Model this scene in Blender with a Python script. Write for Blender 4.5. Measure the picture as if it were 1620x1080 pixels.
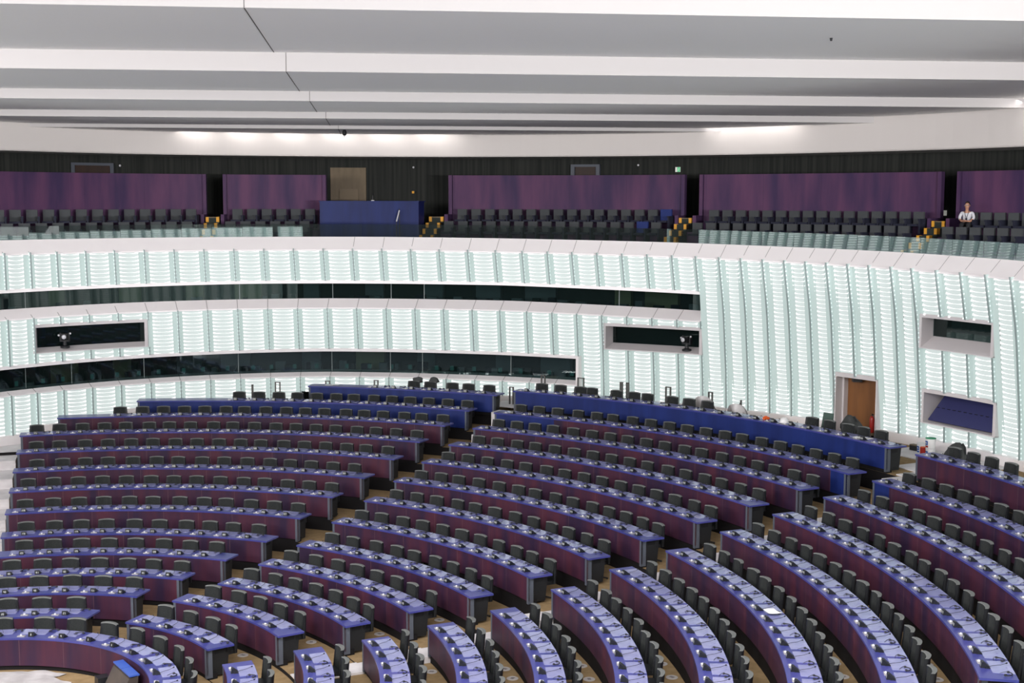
import bpy, bmesh, math, random
from mathutils import Matrix, Vector
random.seed(7)
PI = math.pi
S = 1.5                                   # metres per plan unit
COL = bpy.context.scene.collection
SC = bpy.context.scene
for o in list(bpy.data.objects): bpy.data.objects.remove(o)

# ------------------------------------------------------------------ helpers
def rad(a): return a * PI / 180
def pol(r, a, z=0.0): return Vector((r * math.cos(rad(a)) * S, r * math.sin(rad(a)) * S, z * S))
def interp(knots):
    k = sorted(knots); X = [p[0] for p in k]; Y = [p[1] for p in k]; n = len(X)
    M = []
    for i in range(n):
        if i == 0: M.append((Y[1]-Y[0])/(X[1]-X[0]))
        elif i == n-1: M.append((Y[-1]-Y[-2])/(X[-1]-X[-2]))
        else:
            h0, h1 = X[i]-X[i-1], X[i+1]-X[i]
            M.append(((Y[i]-Y[i-1])/h0*h1 + (Y[i+1]-Y[i])/h1*h0)/(h0+h1))
    def f(x):
        if x <= X[0]: return Y[0]
        if x >= X[-1]: return Y[-1]
        i = 0
        while X[i+1] < x: i += 1
        h = X[i+1]-X[i]; t = (x-X[i])/h
        return Y[i]*(2*t**3-3*t*t+1)+h*M[i]*(t**3-2*t*t+t)+Y[i+1]*(-2*t**3+3*t*t)+h*M[i+1]*(t**3-t*t)
    return f
def lin(knots):
    k = sorted(knots)
    def f(x):
        if x <= k[0][0]: return k[0][1]
        for (a, b), (c, d) in zip(k, k[1:]):
            if x <= c: return b+(d-b)*(x-a)/(c-a)
        return k[-1][1]
    return f

def tag(o, label=None, cat=None, group=None, kind=None):
    if label: o['label'] = label
    if cat: o['category'] = cat
    if group: o['group'] = group
    if kind: o['kind'] = kind
    return o

class MB:
    """Collects faces in world (or local) metres and links them as one mesh object."""
    def __init__(s): s.v = []; s.f = []; s.m = []; s.uv = []
    def face(s, pts, mat=0, uv=None):
        i = len(s.v); s.v += [tuple(p) for p in pts]; s.f.append(tuple(range(i, i+len(pts)))); s.m.append(mat)
        s.uv.append(uv or [(0, 0)]*len(pts))
    def raw(s, verts, faces, mat=0):
        i = len(s.v); s.v += [tuple(p) for p in verts]
        for f in faces: s.f.append(tuple(i+j for j in f)); s.m.append(mat); s.uv.append([(0, 0)]*len(f))
    def box(s, lo, hi, mat=0, mx=None):
        x0, y0, z0 = lo; x1, y1, z1 = hi
        P = [Vector(p) for p in ((x0,y0,z0),(x1,y0,z0),(x1,y1,z0),(x0,y1,z0),(x0,y0,z1),(x1,y0,z1),(x1,y1,z1),(x0,y1,z1))]
        if mx: P = [mx @ p for p in P]
        s.raw(P, [(0,3,2,1),(4,5,6,7),(0,1,5,4),(1,2,6,5),(2,3,7,6),(3,0,4,7)], mat)
    def tube(s, pts, rads, n=8, mat=0, cap=True):
        pts = [Vector(p) for p in pts]
        if not isinstance(rads, (list, tuple)): rads = [rads]*len(pts)
        rings = []; u = None
        for i, p in enumerate(pts):
            d = (pts[min(i+1, len(pts)-1)]-pts[max(i-1, 0)]).normalized()
            if u is None: u = d.orthogonal().normalized()
            u = (u-d*u.dot(d)).normalized(); w = d.cross(u)
            rings.append([p+(u*math.cos(2*PI*k/n)+w*math.sin(2*PI*k/n))*rads[i] for k in range(n)])
        V = [q for r in rings for q in r]; F = []
        for i in range(len(pts)-1):
            for k in range(n): F.append((i*n+k, i*n+(k+1) % n, (i+1)*n+(k+1) % n, (i+1)*n+k))
        if cap: F += [tuple(range(n-1, -1, -1)), tuple(range((len(pts)-1)*n, len(pts)*n))]
        s.raw(V, F, mat)
    def lathe(s, prof, n=16, mat=0, c=(0,0,0)):
        V = []; F = []; c = Vector(c)
        for r, z in prof:
            V += [c+Vector((r*math.cos(2*PI*k/n), r*math.sin(2*PI*k/n), z)) for k in range(n)]
        for i in range(len(prof)-1):
            for k in range(n): F.append((i*n+k, i*n+(k+1) % n, (i+1)*n+(k+1) % n, (i+1)*n+k))
        F += [tuple(range(n-1, -1, -1)), tuple(range((len(prof)-1)*n, len(prof)*n))]
        s.raw(V, F, mat)
    def ball(s, c, r, n=10, mat=0):
        c = Vector(c); R = r if isinstance(r, (tuple, list)) else (r, r, r); V = []; F = []; h = n//2
        for i in range(h+1):
            t = PI*i/h
            for k in range(n): V.append(c+Vector((R[0]*math.sin(t)*math.cos(2*PI*k/n), R[1]*math.sin(t)*math.sin(2*PI*k/n), R[2]*math.cos(t))))
        for i in range(h):
            for k in range(n): F.append((i*n+k, (i+1)*n+k, (i+1)*n+(k+1) % n, i*n+(k+1) % n))
        s.raw(V, F, mat)
    def sector(s, ri, ro, a0, a1, zi, zo, step=1.5, mats=(0,)*6, ends=True):
        """Solid between radii ri..ro, azimuths a0..a1 and heights zi..zo; each may be a function of azimuth. mats: top, bottom, inner, outer, ends."""
        fn = lambda q: q if callable(q) else (lambda a: q)
        ri, ro, zi, zo = fn(ri), fn(ro), fn(zi), fn(zo)
        n = max(1, int(abs(a1-a0)/step)); A = [a0+(a1-a0)*i/n for i in range(n+1)]
        L = 0.0; prev = None
        for a, b in zip(A, A[1:]):
            p = lambda r, z, q: pol(r(q), q, z(q))
            d = (p(ri, zi, b)-p(ri, zi, a)).length
            u0, u1 = L, L+d; L += d; h = (zo(a)-zi(a))*S
            s.face([p(ri,zo,a),p(ri,zo,b),p(ro,zo,b),p(ro,zo,a)], mats[0], [(u0,0),(u1,0),(u1,1),(u0,1)])
            s.face([p(ri,zi,a),p(ro,zi,a),p(ro,zi,b),p(ri,zi,b)], mats[1])
            s.face([p(ri,zi,a),p(ri,zi,b),p(ri,zo,b),p(ri,zo,a)], mats[2], [(u0,0),(u1,0),(u1,h),(u0,h)])
            s.face([p(ro,zi,a),p(ro,zo,a),p(ro,zo,b),p(ro,zi,b)], mats[3], [(u0,0),(u0,h),(u1,h),(u1,0)])
        if ends:
            for a in (a0, a1):
                s.face([pol(ri(a),a,zi(a)),pol(ro(a),a,zi(a)),pol(ro(a),a,zo(a)),pol(ri(a),a,zo(a))], mats[4])
    def mesh(s, name, mats, smooth=False, off=None, keep=False):
        me = bpy.data.meshes.new(name)
        v = s.v if off is None else [tuple(Vector(p)-off) for p in s.v]
        me.from_pydata(v, [], s.f)
        for m in mats: me.materials.append(m)
        me.polygons.foreach_set('material_index', s.m)
        uvl = me.uv_layers.new(name='UVMap')
        flat = [c for f in s.uv for p in f for c in p]
        uvl.data.foreach_set('uv', flat)
        if smooth: me.polygons.foreach_set('use_smooth', [True]*len(s.f))
        bm = bmesh.new(); bm.from_mesh(me)
        bmesh.ops.remove_doubles(bm, verts=bm.verts, dist=1e-5)
        if not keep: bmesh.ops.recalc_face_normals(bm, faces=bm.faces)
        bm.to_mesh(me); bm.free()
        me.update(); return me
    def build(s, name, mats, parent=None, smooth=False, origin=None, keep=False):
        if not isinstance(mats, (list, tuple)): mats = [mats]
        off = origin if origin is not None else (parent_world(parent) if parent else None)
        me = s.mesh(name, mats, smooth, off, keep)
        o = bpy.data.objects.new(name, me); COL.objects.link(o)
        if parent: o.parent = parent
        elif origin is not None: o.location = origin
        return o
def parent_world(p):
    v = Vector((0,0,0))
    while p is not None: v = v+p.location; p = p.parent
    return v
def empty(name, loc=(0,0,0), rz=0.0):
    o = bpy.data.objects.new(name, None); COL.objects.link(o); o.location = loc; o.rotation_euler = (0,0,rz); o.empty_display_size = .1
    return o
def inst(src, parent=None, loc=(0,0,0), rz=0.0):
    o = src.copy(); COL.objects.link(o); o.parent = parent; o.location = loc; o.rotation_euler = (0,0,rz); return o
def from_mesh(name, me, parent=None, loc=(0,0,0), rz=0.0):
    o = bpy.data.objects.new(name, me); COL.objects.link(o); o.parent = parent; o.location = loc; o.rotation_euler = (0,0,rz); return o

# ------------------------------------------------------------------ materials
def mat(name, col, rough=.6, metal=0.0, spec=.5, emit=None, estr=0.0, coat=0.0):
    m = bpy.data.materials.new(name); m.use_nodes = True
    b = m.node_tree.nodes['Principled BSDF']
    b.inputs['Base Color'].default_value = (*col, 1); b.inputs['Roughness'].default_value = rough
    b.inputs['Metallic'].default_value = metal; b.inputs['Specular IOR Level'].default_value = spec
    b.inputs['Coat Weight'].default_value = coat
    if emit: b.inputs['Emission Color'].default_value = (*emit, 1); b.inputs['Emission Strength'].default_value = estr
    return m
def noisy(m, c1, c2, scale=(1,1,1), detail=4, lo=.35, hi=.65, bump=0.0, seams=None, seamcol=(.01,.01,.01)):
    """Mixes two colours of the base by noise over world position (streaks where scale is uneven); seams: panel joints every so many metres along the run."""
    nt = m.node_tree; N = nt.nodes; b = N['Principled BSDF']
    g = N.new('ShaderNodeNewGeometry'); mp = N.new('ShaderNodeMapping'); mp.inputs['Scale'].default_value = scale
    nz = N.new('ShaderNodeTexNoise'); nz.inputs['Scale'].default_value = 1; nz.inputs['Detail'].default_value = detail
    rp = N.new('ShaderNodeValToRGB'); rp.color_ramp.elements[0].position = lo; rp.color_ramp.elements[1].position = hi
    rp.color_ramp.elements[0].color = (*c1, 1); rp.color_ramp.elements[1].color = (*c2, 1)
    nt.links.new(g.outputs['Position'], mp.inputs['Vector']); nt.links.new(mp.outputs['Vector'], nz.inputs['Vector'])
    nt.links.new(nz.outputs['Fac'], rp.inputs['Fac']); out = rp.outputs['Color']
    if seams:
        uv = N.new('ShaderNodeUVMap'); sp = N.new('ShaderNodeSeparateXYZ'); dv = N.new('ShaderNodeMath'); dv.operation = 'DIVIDE'; dv.inputs[1].default_value = seams
        fr = N.new('ShaderNodeMath'); fr.operation = 'FRACT'; lt = N.new('ShaderNodeMath'); lt.operation = 'LESS_THAN'; lt.inputs[1].default_value = .012/seams
        mx = N.new('ShaderNodeMixRGB'); mx.inputs['Color2'].default_value = (*seamcol, 1)
        nt.links.new(uv.outputs['UV'], sp.inputs[0]); nt.links.new(sp.outputs['X'], dv.inputs[0]); nt.links.new(dv.outputs[0], fr.inputs[0])
        nt.links.new(fr.outputs[0], lt.inputs[0]); nt.links.new(lt.outputs[0], mx.inputs['Fac']); nt.links.new(out, mx.inputs['Color1']); out = mx.outputs['Color']
    nt.links.new(out, b.inputs['Base Color'])
    if bump:
        bp = N.new('ShaderNodeBump'); bp.inputs['Strength'].default_value = bump; bp.inputs['Distance'].default_value = .01
        nt.links.new(nz.outputs['Fac'], bp.inputs['Height']); nt.links.new(bp.outputs['Normal'], b.inputs['Normal'])
    return m

M = {}
M['fascia'] = noisy(mat('maroon_stained_wood', (.06,.02,.04), .5, spec=.3), (.023,.011,.034), (.066,.017,.033), (2.4,2.4,.35), 6, .36, .66, seams=1.02, seamcol=(.10,.05,.06))
M['blue_fascia'] = noisy(mat('blue_stained_wood', (.01,.03,.2), .5, spec=.3), (.006,.015,.10), (.009,.023,.145), (3,3,.4), 4, seams=1.02, seamcol=(.006,.014,.10))
M['top'] = noisy(mat('violet_blue_lacquer', (.09,.09,.32), .28, spec=.5), (.037,.045,.21), (.060,.060,.255), (1.2,1.2,1.2), 3)
M['blue_top'] = mat('bright_blue_lacquer', (.04,.10,.42), .3)
M['inset'] = noisy(mat('lavender_writing_pad', (.2,.21,.42), .09, spec=.8), (.215,.225,.43), (.255,.265,.475), (5,5,5), 2)
M['end_grey'] = mat('slate_grey_panel', (.075,.085,.11), .55)
M['black'] = mat('black_laminate', (.008,.008,.010), .6, spec=.3)
M['riser'] = mat('black_riser', (.010,.009,.010), .8, spec=.2)
M['carpet'] = noisy(mat('tan_carpet', (.34,.23,.12), .95, spec=.1), (.235,.16,.082), (.315,.22,.118), (5,5,5), 6, .3, .7, bump=.3)
M['cloth'] = noisy(mat('white_dust_sheet', (.72,.69,.69), .8), (.58,.55,.56), (.72,.69,.70), (2,2,6), 4, bump=.5)
M['plastic'] = noisy(mat('white_plastic_sheet', (.75,.73,.73), .35), (.42,.40,.405), (.56,.54,.545), (3,3,3), 5, bump=.7)
M['chair_front'] = noisy(mat('charcoal_fabric', (.026,.029,.029), .9, spec=.15), (.019,.0215,.022), (.027,.029,.029), (40,40,40), 2)
M['chair_shell'] = mat('black_leather', (.010,.011,.013), .45, spec=.4)
M['chair_edge_lit'] = mat('leather_edge_lit', (.12,.125,.122), .5, spec=.4)  # light caught on the chair's top edge, painted in as a lighter grey
M['dark_metal'] = mat('dark_metal', (.05,.05,.055), .35, metal=.7)
M['console'] = mat('black_plastic', (.012,.013,.016), .35)
M['digits'] = mat('pale_digits', (.55,.57,.55), .6, emit=(.5,.52,.5), estr=.15)
M['plate'] = mat('pale_grey_plate', (.30,.29,.30), .4)
M['dome'] = mat('white_dome', (.66,.66,.70), .25)
M['headset'] = mat('black_headset', (.010,.010,.018), .5)
M['white'] = noisy(mat('white_paint', (.76,.715,.72), .55), (.90,.855,.865), (.92,.88,.885), (1,1,1), 2)
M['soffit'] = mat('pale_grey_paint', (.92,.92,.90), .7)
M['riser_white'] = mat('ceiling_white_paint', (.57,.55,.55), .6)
M['pale_seam'] = mat('pale_joint', (.42,.39,.39), .8)
M['seam'] = mat('dark_joint', (.06,.05,.04), .8)
M['cove'] = mat('warm_white_plaster', (.74,.70,.68), .7)
M['jamb'] = mat('grey_white_panel', (.62,.58,.59), .6)
M['lit'] = mat('backlit_glass_glint', (.2,.21,.21), .6, spec=.1, emit=(1.0,1.0,.985), estr=1.6)  # stronger emission for the reflections painted along each louvre
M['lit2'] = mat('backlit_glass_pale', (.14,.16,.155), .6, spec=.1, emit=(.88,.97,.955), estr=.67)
M['gap'] = mat('glass_return_glow', (.22,.27,.26), .6, spec=.1, emit=(.80,.95,.92), estr=.47)  # glow painted in for light the side returns get from the louvres
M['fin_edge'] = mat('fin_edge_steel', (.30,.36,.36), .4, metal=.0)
M['fin_side'] = mat('fin_frosted_glass', (.34,.41,.40), .3, emit=(.8,.95,.92), estr=.33)  # added glow stands in for panel light in the frosted sides
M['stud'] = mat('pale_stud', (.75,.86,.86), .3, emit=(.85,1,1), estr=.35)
M['wood_door'] = noisy(mat('brown_door', (.17,.065,.016), .5), (.13,.048,.012), (.20,.078,.020), (3,3,.5), 4)
M['gallery_wall'] = noisy(mat('black_slatted_wall', (.012,.013,.012), .85, spec=.2), (.018,.020,.019), (.034,.036,.033), (9,9,.2), 3)
M['panel'] = noisy(mat('plum_panel', (.09,.03,.10), .6, spec=.25), (.045,.026,.080), (.120,.048,.112), (1.5,1.5,.25), 6, .34, .68, seams=2.4, seamcol=(.05,.025,.07))
M['navy'] = mat('navy_fabric', (.010,.012,.030), .8)
M['gseat'] = mat('slate_seat_fabric', (.060,.066,.072), .85)
M['blue_seat'] = mat('blue_seat_fabric', (.008,.025,.16), .7)
M['yellow'] = mat('yellow_step_mark', (.75,.36,.03), .6)
M['step'] = mat('dark_green_step', (.02,.028,.025), .85)
M['red'] = mat('red_paint', (.36,.02,.015), .35)
M['green'] = mat('green_sign', (.03,.42,.16), .5, emit=(.05,.6,.25), estr=.5)
M['sign_white'] = mat('white_sign', (.8,.8,.76), .5, emit=(.8,.8,.72), estr=.25)
M['paper'] = mat('white_paper', (.86,.85,.85), .7)
M['teal_lid'] = mat('green_lid', (.02,.30,.14), .45)
M['label_blue'] = mat('blue_label', (.02,.10,.38), .5)
M['bucket'] = mat('white_bucket_plastic', (.80,.79,.79), .4)
M['bag'] = mat('dark_bag_nylon', (.035,.038,.038), .7)
M['orange'] = mat('orange_plastic', (.75,.12,.02), .5)
M['skin'] = mat('skin', (.50,.26,.17), .55)
M['shirt'] = noisy(mat('pale_checked_shirt', (.62,.63,.68), .8), (.58,.59,.65), (.70,.70,.74), (60,60,60), 1)
M['trousers'] = mat('black_trousers', (.012,.013,.016), .85)
M['hair'] = mat('dark_hair', (.016,.011,.008), .6)
M['lens'] = mat('dark_glasses', (.02,.012,.01), .2)
M['beige'] = noisy(mat('beige_door', (.22,.16,.09), .6), (.125,.09,.05), (.16,.115,.066), (4,4,1), 3)
M['navy_board'] = mat('navy_board', (.035,.038,.13), .6)
M['interior'] = mat('dark_booth_wall', (.012,.022,.022), .7)
M['interior2'] = mat('olive_booth_panel', (.36,.33,.19), .7)
M['mullion'] = mat('mullion_steel', (.22,.26,.26), .4)
M['booth_grey'] = mat('booth_grey_fitting', (.16,.18,.20), .6)
M['monitor'] = mat('teal_monitor', (.02,.05,.05), .3, emit=(.15,.55,.5), estr=.15)
def glass(name, tint, refl_rough=.02, through=.6, ior=1.75):
    m = bpy.data.materials.new(name); m.use_nodes = True; nt = m.node_tree; N = nt.nodes
    for n in list(N): N.remove(n)
    out = N.new('ShaderNodeOutputMaterial'); gl = N.new('ShaderNodeBsdfGlossy'); gl.inputs['Roughness'].default_value = refl_rough
    gl.inputs['Color'].default_value = (.85,1,.98,1)
    tr = N.new('ShaderNodeBsdfTransparent'); tr.inputs['Color'].default_value = (*tint, 1)
    df = N.new('ShaderNodeBsdfDiffuse'); df.inputs['Color'].default_value = (.01,.02,.02,1)
    m1 = N.new('ShaderNodeMixShader'); m1.inputs[0].default_value = through
    lw = N.new('ShaderNodeFresnel'); lw.inputs['IOR'].default_value = ior
    m2 = N.new('ShaderNodeMixShader')
    nt.links.new(df.outputs[0], m1.inputs[1]); nt.links.new(tr.outputs[0], m1.inputs[2])
    nt.links.new(lw.outputs[0], m2.inputs[0]); nt.links.new(m1.outputs[0], m2.inputs[1]); nt.links.new(gl.outputs[0], m2.inputs[2])
    nt.links.new(m2.outputs[0], out.inputs[0]); return m
M['booth_glass'] = glass('tinted_booth_glass', (.34,.46,.46), through=.75, ior=1.6)
M['rail_glass'] = glass('clear_balustrade_glass', (.80,.88,.87), through=.93, ior=3.2)

ORD = ['', 'first','second','third','fourth','fifth','sixth','seventh','eighth','ninth','tenth','eleventh','twelfth','thirteenth','fourteenth','fifteenth',
       'sixteenth','seventeenth','eighteenth','nineteenth','twentieth','twenty-first','twenty-second','twenty-third','twenty-fourth','twenty-fifth']

# ------------------------------------------------------------------ camera
CX, CY, CZ, PITCH, ROLL, FPX = 7.15294, -16.1484, 6.38770, -0.1083505, 0.0015313, 2079.987
fw = Vector((0, math.cos(PITCH), math.sin(PITCH))); rt = Vector((1,0,0)); up = rt.cross(fw)
rt2 = rt*math.cos(ROLL)+up*math.sin(ROLL); up2 = up*math.cos(ROLL)-rt*math.sin(ROLL)
cd = bpy.data.cameras.new('camera'); cam = bpy.data.objects.new('camera', cd); COL.objects.link(cam)
mw = Matrix((rt2, up2, -fw)).transposed().to_4x4(); mw.translation = Vector((CX,CY,CZ))*S
cam.matrix_world = mw; cd.sensor_fit = 'HORIZONTAL'; cd.sensor_width = 36; cd.lens = FPX/1620*36; cd.clip_start = .1; cd.clip_end = 300
SC.camera = cam
def project(P):
    d = P/S-Vector((CX,CY,CZ)); w = d.dot(fw)
    if w < .1: return (-9999, -9999, w)
    return (810+FPX*d.dot(rt2)/w, 540-FPX*d.dot(up2)/w, w)

# ------------------------------------------------------------------ plan data
ZK = {-1:0.0, 0:0.0,1:.06,2:.08,3:.164,4:.266,5:.472,6:.672,7:.866,8:1.068,9:1.263,10:1.458,11:1.652,12:2.01}
RK = lambda k: 3.459+k*.9985
FL = lambda k: ZK[k]-.49
RB = interp([(-70,17.0),(-40,16.4),(-20,16.7),(0,17.2),(10,17.6),(20,17.85),(30,18.0),(40,18.0),(50,17.75),(60,17.3),(68,16.95),(76,16.6),(84,16.2),(92,15.6),(100,14.8),(107,13.95),(113,13.1),(120,12.3),(135,11.4),(160,11.2),(190,11.8),(215,13.2),(240,15.2),(265,16.6),(290,17.0)])
OFF = lin([(1.68,0),(2.5,-.04),(4,-.20),(5.1,-.42),(5.4,-.48),(6,-.6)])
RW = lambda a, z: RB(a)+OFF(z)
def wn(a):
    """Outward normal of the wall plan at azimuth a."""
    t = pol(RB(a+.3), a+.3)-pol(RB(a-.3), a-.3); n = Vector((t.y, -t.x, 0)).normalized()
    return n if n.dot(pol(1, a)) > 0 else -n
def wp(a, z, d):
    return pol(RW(a, z), a, z)+wn(a)*d*S
PARB = lin([(20,4.985),(23,4.99),(33.8,5.038),(44.5,5.069),(54.7,5.107),(65,5.135),(76,5.153),(108,5.148)])
PART = lambda a: PARB(a)+.315
SILL1 = lin([(59,1.978),(66,1.994),(81,2.02),(97.8,1.982),(108,1.958)])
WIN1T = lin([(59,2.60),(66,2.622),(81,2.632),(97.7,2.585),(108,2.549)])
SILL2 = lin([(49,3.645),(65.5,3.723),(81,3.726),(97,3.708),(108,3.684)])
WIN2T = lin([(49,4.25),(65.4,4.323),(87,4.323),(97,4.302),(108,4.28)])
def FLOORW(a): return .84 if a > 105.5 else (.99 if a > 98.4 else (1.18 if a > 82 else (1.42 if a > 62.6 else 1.50)))
def PLINTH(a): return FLOORW(a)+.2
RC = interp([(118,15),(108,16.8),(97,18.8),(87,20),(76,21.1),(66,21.9),(57,22.3),(48,22.4),(40,22.4),(34,22.2),(25,21.7),(15,21)])

FINS = [107.6,105.39,103.14,100.72,98.3,95.8,93.3,90.8,88.27,85.74,83.21,80.66,78.13,75.61,73.14,70.7,68.26,65.92,63.66,61.54,59.5,57.45,55.41,53.38,51.37,49.45,47.56,45.8,44.05,42.3,40.58,38.88,37.15,35.42,33.6,31.9,29.9,27.9,25.84,23.78]

# ------------------------------------------------------------------ floor tiers
BLK = {
 'left':  {'L':{**{k:106.3 for k in range(0,10)},10:103.19,11:96.47,12:81.5},
           'R':dict(zip(range(13),[80.2,75.75,72.88,70.6,68.86,68.07,67.33,66.51,65.89,65.6,65.23,64.87,63.9]))},
 'middle':{'L':dict(zip(range(13),[67.56,66.11,64.7,63.94,63.29,62.83,62.52,62.37,62.22,62.0,61.95,62.05,62.22])),
           'R':dict(zip(range(13),[36.29,33.21,31.3,30.25,29.48,28.66,27.86,27.5,27.06,26.62,26.3,26.1,26.5]))},
 'right': {'L':{k:23.3 for k in range(12)}|{12:23.73}, 'R':{k:-11.06 for k in range(13)}},
}
ZROW = lambda b, k: 1.90 if (b == 'left' and k == 12) else ZK[k]
FROW = lambda b, k: ZROW(b, k)-.49
tier_a = {**{k:107.4 for k in range(0,10)}, 10:104.2, 11:98.2, 12:82.3}
mb = MB(); mb.sector(.02, RK(0)+.03, -60, 200, FL(-1)-.3, FL(-1), 4, (0,1,1,1,1))
tag(mb.build('floor', [M['carpet'], M['riser']]), kind='structure')
mb = MB(); mb.sector(RK(0)+.06, lambda a: RB(a)+.2 if a < 290 else 17.2, 107.6, 343.8, FL(-1)-.3, FL(-1)-.01, 4, (0,1,1,1,1))
tag(mb.build('floor', [M['end_grey'], M['riser']]), kind='structure')
for k in range(0, 12):
    mb = MB(); ro = RK(k+1)+.03
    mb.sector(RK(k)+.045, ro+.015, -16, tier_a[k], FL(0)-.3, FL(k), 2, (0,1,1,1,1))
    tag(mb.build('floor', [M['carpet'], M['riser']]), kind='structure')
mb = MB()
mb.sector(RK(12)+.03, lambda a: RB(a)+.3, 62.6, 82.3, .2, 1.41, 2, (0,1,1,1,1))
mb.sector(RK(12)+.03, lambda a: RB(a)+.3, -16, 62.6, .2, 1.52, 2, (0,1,1,1,1))
tag(mb.build('floor', [M['carpet'], M['riser']]), kind='structure')
mb = MB()
mb.sector(RK(12)+.03, lambda a: RB(a)+.3, 82.3, 98.2, .2, 1.16, 2, (0,1,1,1,1))
mb.sector(RK(11)+.03, lambda a: RB(a)+.3, 98.2, 104.2, .2, .97, 2, (0,1,1,1,1))
mb.sector(RK(9)+.4, lambda a: RB(a)+.3, 104.2, 125, .2, .84, 2, (2,1,1,1,1))
tag(mb.build('floor', [M['carpet'], M['riser'], M['cloth']]), kind='structure')

# dust sheets over the aisle steps
def sheet(name, label, a_of, width, ks, deep=0.0, side=-1):
    """A white sheet lying over the steps of an aisle: a_of(k) the azimuth of its inner edge at row k, width in plan units."""
    mb = MB()
    for k in ks:
        r0, r1 = RK(k), RK(k+1); z0 = FL(k); z1 = FL(k+1) if k < 12 else FL(k); dz = z1-z0
        for ra, rb, za, zb in ((r0+.05, r1-.34, z0, z0+.014), (r1-.34, r1+.05, z0, z0+max(dz, 0)+.014)):
            A = a_of(k); B = A+side*width/((ra+rb)/2)*180/PI
            mb.sector(ra, rb, min(A,B), max(A,B), za-deep, zb, 1)
    o = mb.build(name, M['cloth'], origin=pol(RK(ks[0]), a_of(ks[0]), FL(ks[0])))
    return tag(o, label, 'dust sheet')
sheet('dust_sheet', 'white dust sheet covering the steps of the aisle between left and middle desk blocks', lambda k: max(BLK['middle']['L'][k], BLK['middle']['L'][min(k+1,12)])+.25, .34, list(range(1,12)), side=1)
sheet('dust_sheet', 'white dust sheet covering the steps of the aisle between middle and right desk blocks', lambda k: 23.3+.20, .40, list(range(1,11)), side=1)
sheet('dust_sheet', 'white dust sheet over the stepped aisle at the far left edge', lambda k: 106.75, 1.8, list(range(2,9)), deep=.5, side=1)
mb = MB(); mb.sector(RK(9)+.07, RK(9)+.4, 106.75, 118, .2, .775, 1)
tag(mb.build('dust_sheet', M['cloth'], origin=pol(RK(9), 108, .77)), 'white dust sheet on the top step just below the far left landing', 'dust sheet')
mb = MB(); mb.sector(RK(12)+.1, lambda a: RB(a)-.14, 24.35, 25.95, 1.52, 1.535, 1); mb.sector(16.02, lambda a: RB(a)-.14, 25.95, 28.1, 1.52, 1.535, 1); mb.sector(16.85, lambda a: RB(a)-.14, 28.1, 32.0, 1.52, 1.535, 1)
mb.sector(RK(11)+.62, RK(12)+.03, 24.0, 25.3, 1.17, 1.535, 1)
tag(mb.build('dust_sheet', M['cloth'], origin=pol(16.3, 27, 1.52)), 'white boards and sheet on the walkway by the paint buckets', 'dust sheet')
mb = MB(); mb.sector(RK(12)+.5, lambda a: RB(a)-.3, 62.3, 65.5, 1.52, 1.535, 1)
tag(mb.build('dust_sheet', M['cloth'], origin=pol(16.4, 63.5, 1.52)), 'white sheet on the top landing between the two blue back desks', 'dust sheet')

# ------------------------------------------------------------------ lit wall
def cut(m_a, z0, z1, a_lo=None):
    """Fill intervals left at azimuth m_a after windows, niches and the doorway."""
    holes = []
    if 59.5 < m_a < 126: holes.append((SILL1(m_a), WIN1T(m_a)+.07))
    if 49.45 < m_a < 126: holes.append((SILL2(m_a), WIN2T(m_a)+.07))
    for a0, a1, b, t in NICHE:
        if a0 < m_a < a1: holes.append((b, t))
    holes.sort(); out = []; z = z0
    for b, t in holes:
        if b > z+.03: out.append((z, b))
        z = max(z, t)
    if z1 > z+.03: out.append((z, z1))
    return out
NICHE = [(95.8,105.39,2.86,3.50),(49.45,57.45,2.87,3.47),(25.84,31.9,3.50,4.15),(25.84,31.9,2.01,2.67),(35.42,38.88,1.0,2.73)]
wall = empty('wall_back', (0,0,0)); tag(wall, kind='structure')
PITCH_Z = .089
def light_panel(a0, a1, parent, fine=True):
    """One bay between two fins: overlapping backlit louvres with pale returns at both sides."""
    mb = MB(); mid = (a0+a1)/2; R = RB(mid); w = abs(a1-a0)
    e = .03/R*180/PI; g = .085/R*180/PI
    for z0, z1 in cut(mid, PLINTH(mid) if 20 < mid < 118 else 1.3, PARB(mid)+.03):
        n = max(1, round((z1-z0)/PITCH_Z)); p = (z1-z0)/n
        aL, aR = max(a0,a1)-e, min(a0,a1)+e
        for (u, v) in ((aL+e, aL-g*1.5), (aR+g*1.5, aR-e)):
            mb.face([wp(u,z0,.03),wp(v,z0,.03),wp(v,z1,.03),wp(u,z1,.03)], 2)
        nc = 8 if fine else 1
        for i in range(n):
            zb = z0+i*p
            for c in range(nc):
                t0, t1 = c/nc, (c+1)/nc
                u, v = aL-g+(aR+g-aL+g)*t0, aL-g+(aR+g-aL+g)*t1
                f0, f1 = (.03+.44*abs(2*t0-1)**2.6, .03+.44*abs(2*t1-1)**2.6) if fine else (.34,.34)  # painted reflection: bright wedge thick at the bay ends, thin mid-bay
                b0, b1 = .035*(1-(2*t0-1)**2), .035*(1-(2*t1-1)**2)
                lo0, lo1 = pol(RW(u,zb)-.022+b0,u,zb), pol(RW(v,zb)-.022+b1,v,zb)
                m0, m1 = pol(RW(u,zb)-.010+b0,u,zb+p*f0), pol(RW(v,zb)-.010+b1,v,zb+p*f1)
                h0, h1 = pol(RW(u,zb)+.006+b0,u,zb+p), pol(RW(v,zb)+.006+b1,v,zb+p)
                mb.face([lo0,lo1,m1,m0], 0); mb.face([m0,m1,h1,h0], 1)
    return mb.build('light_panel', [M['lit'], M['lit2'], M['gap']], parent)
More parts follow.
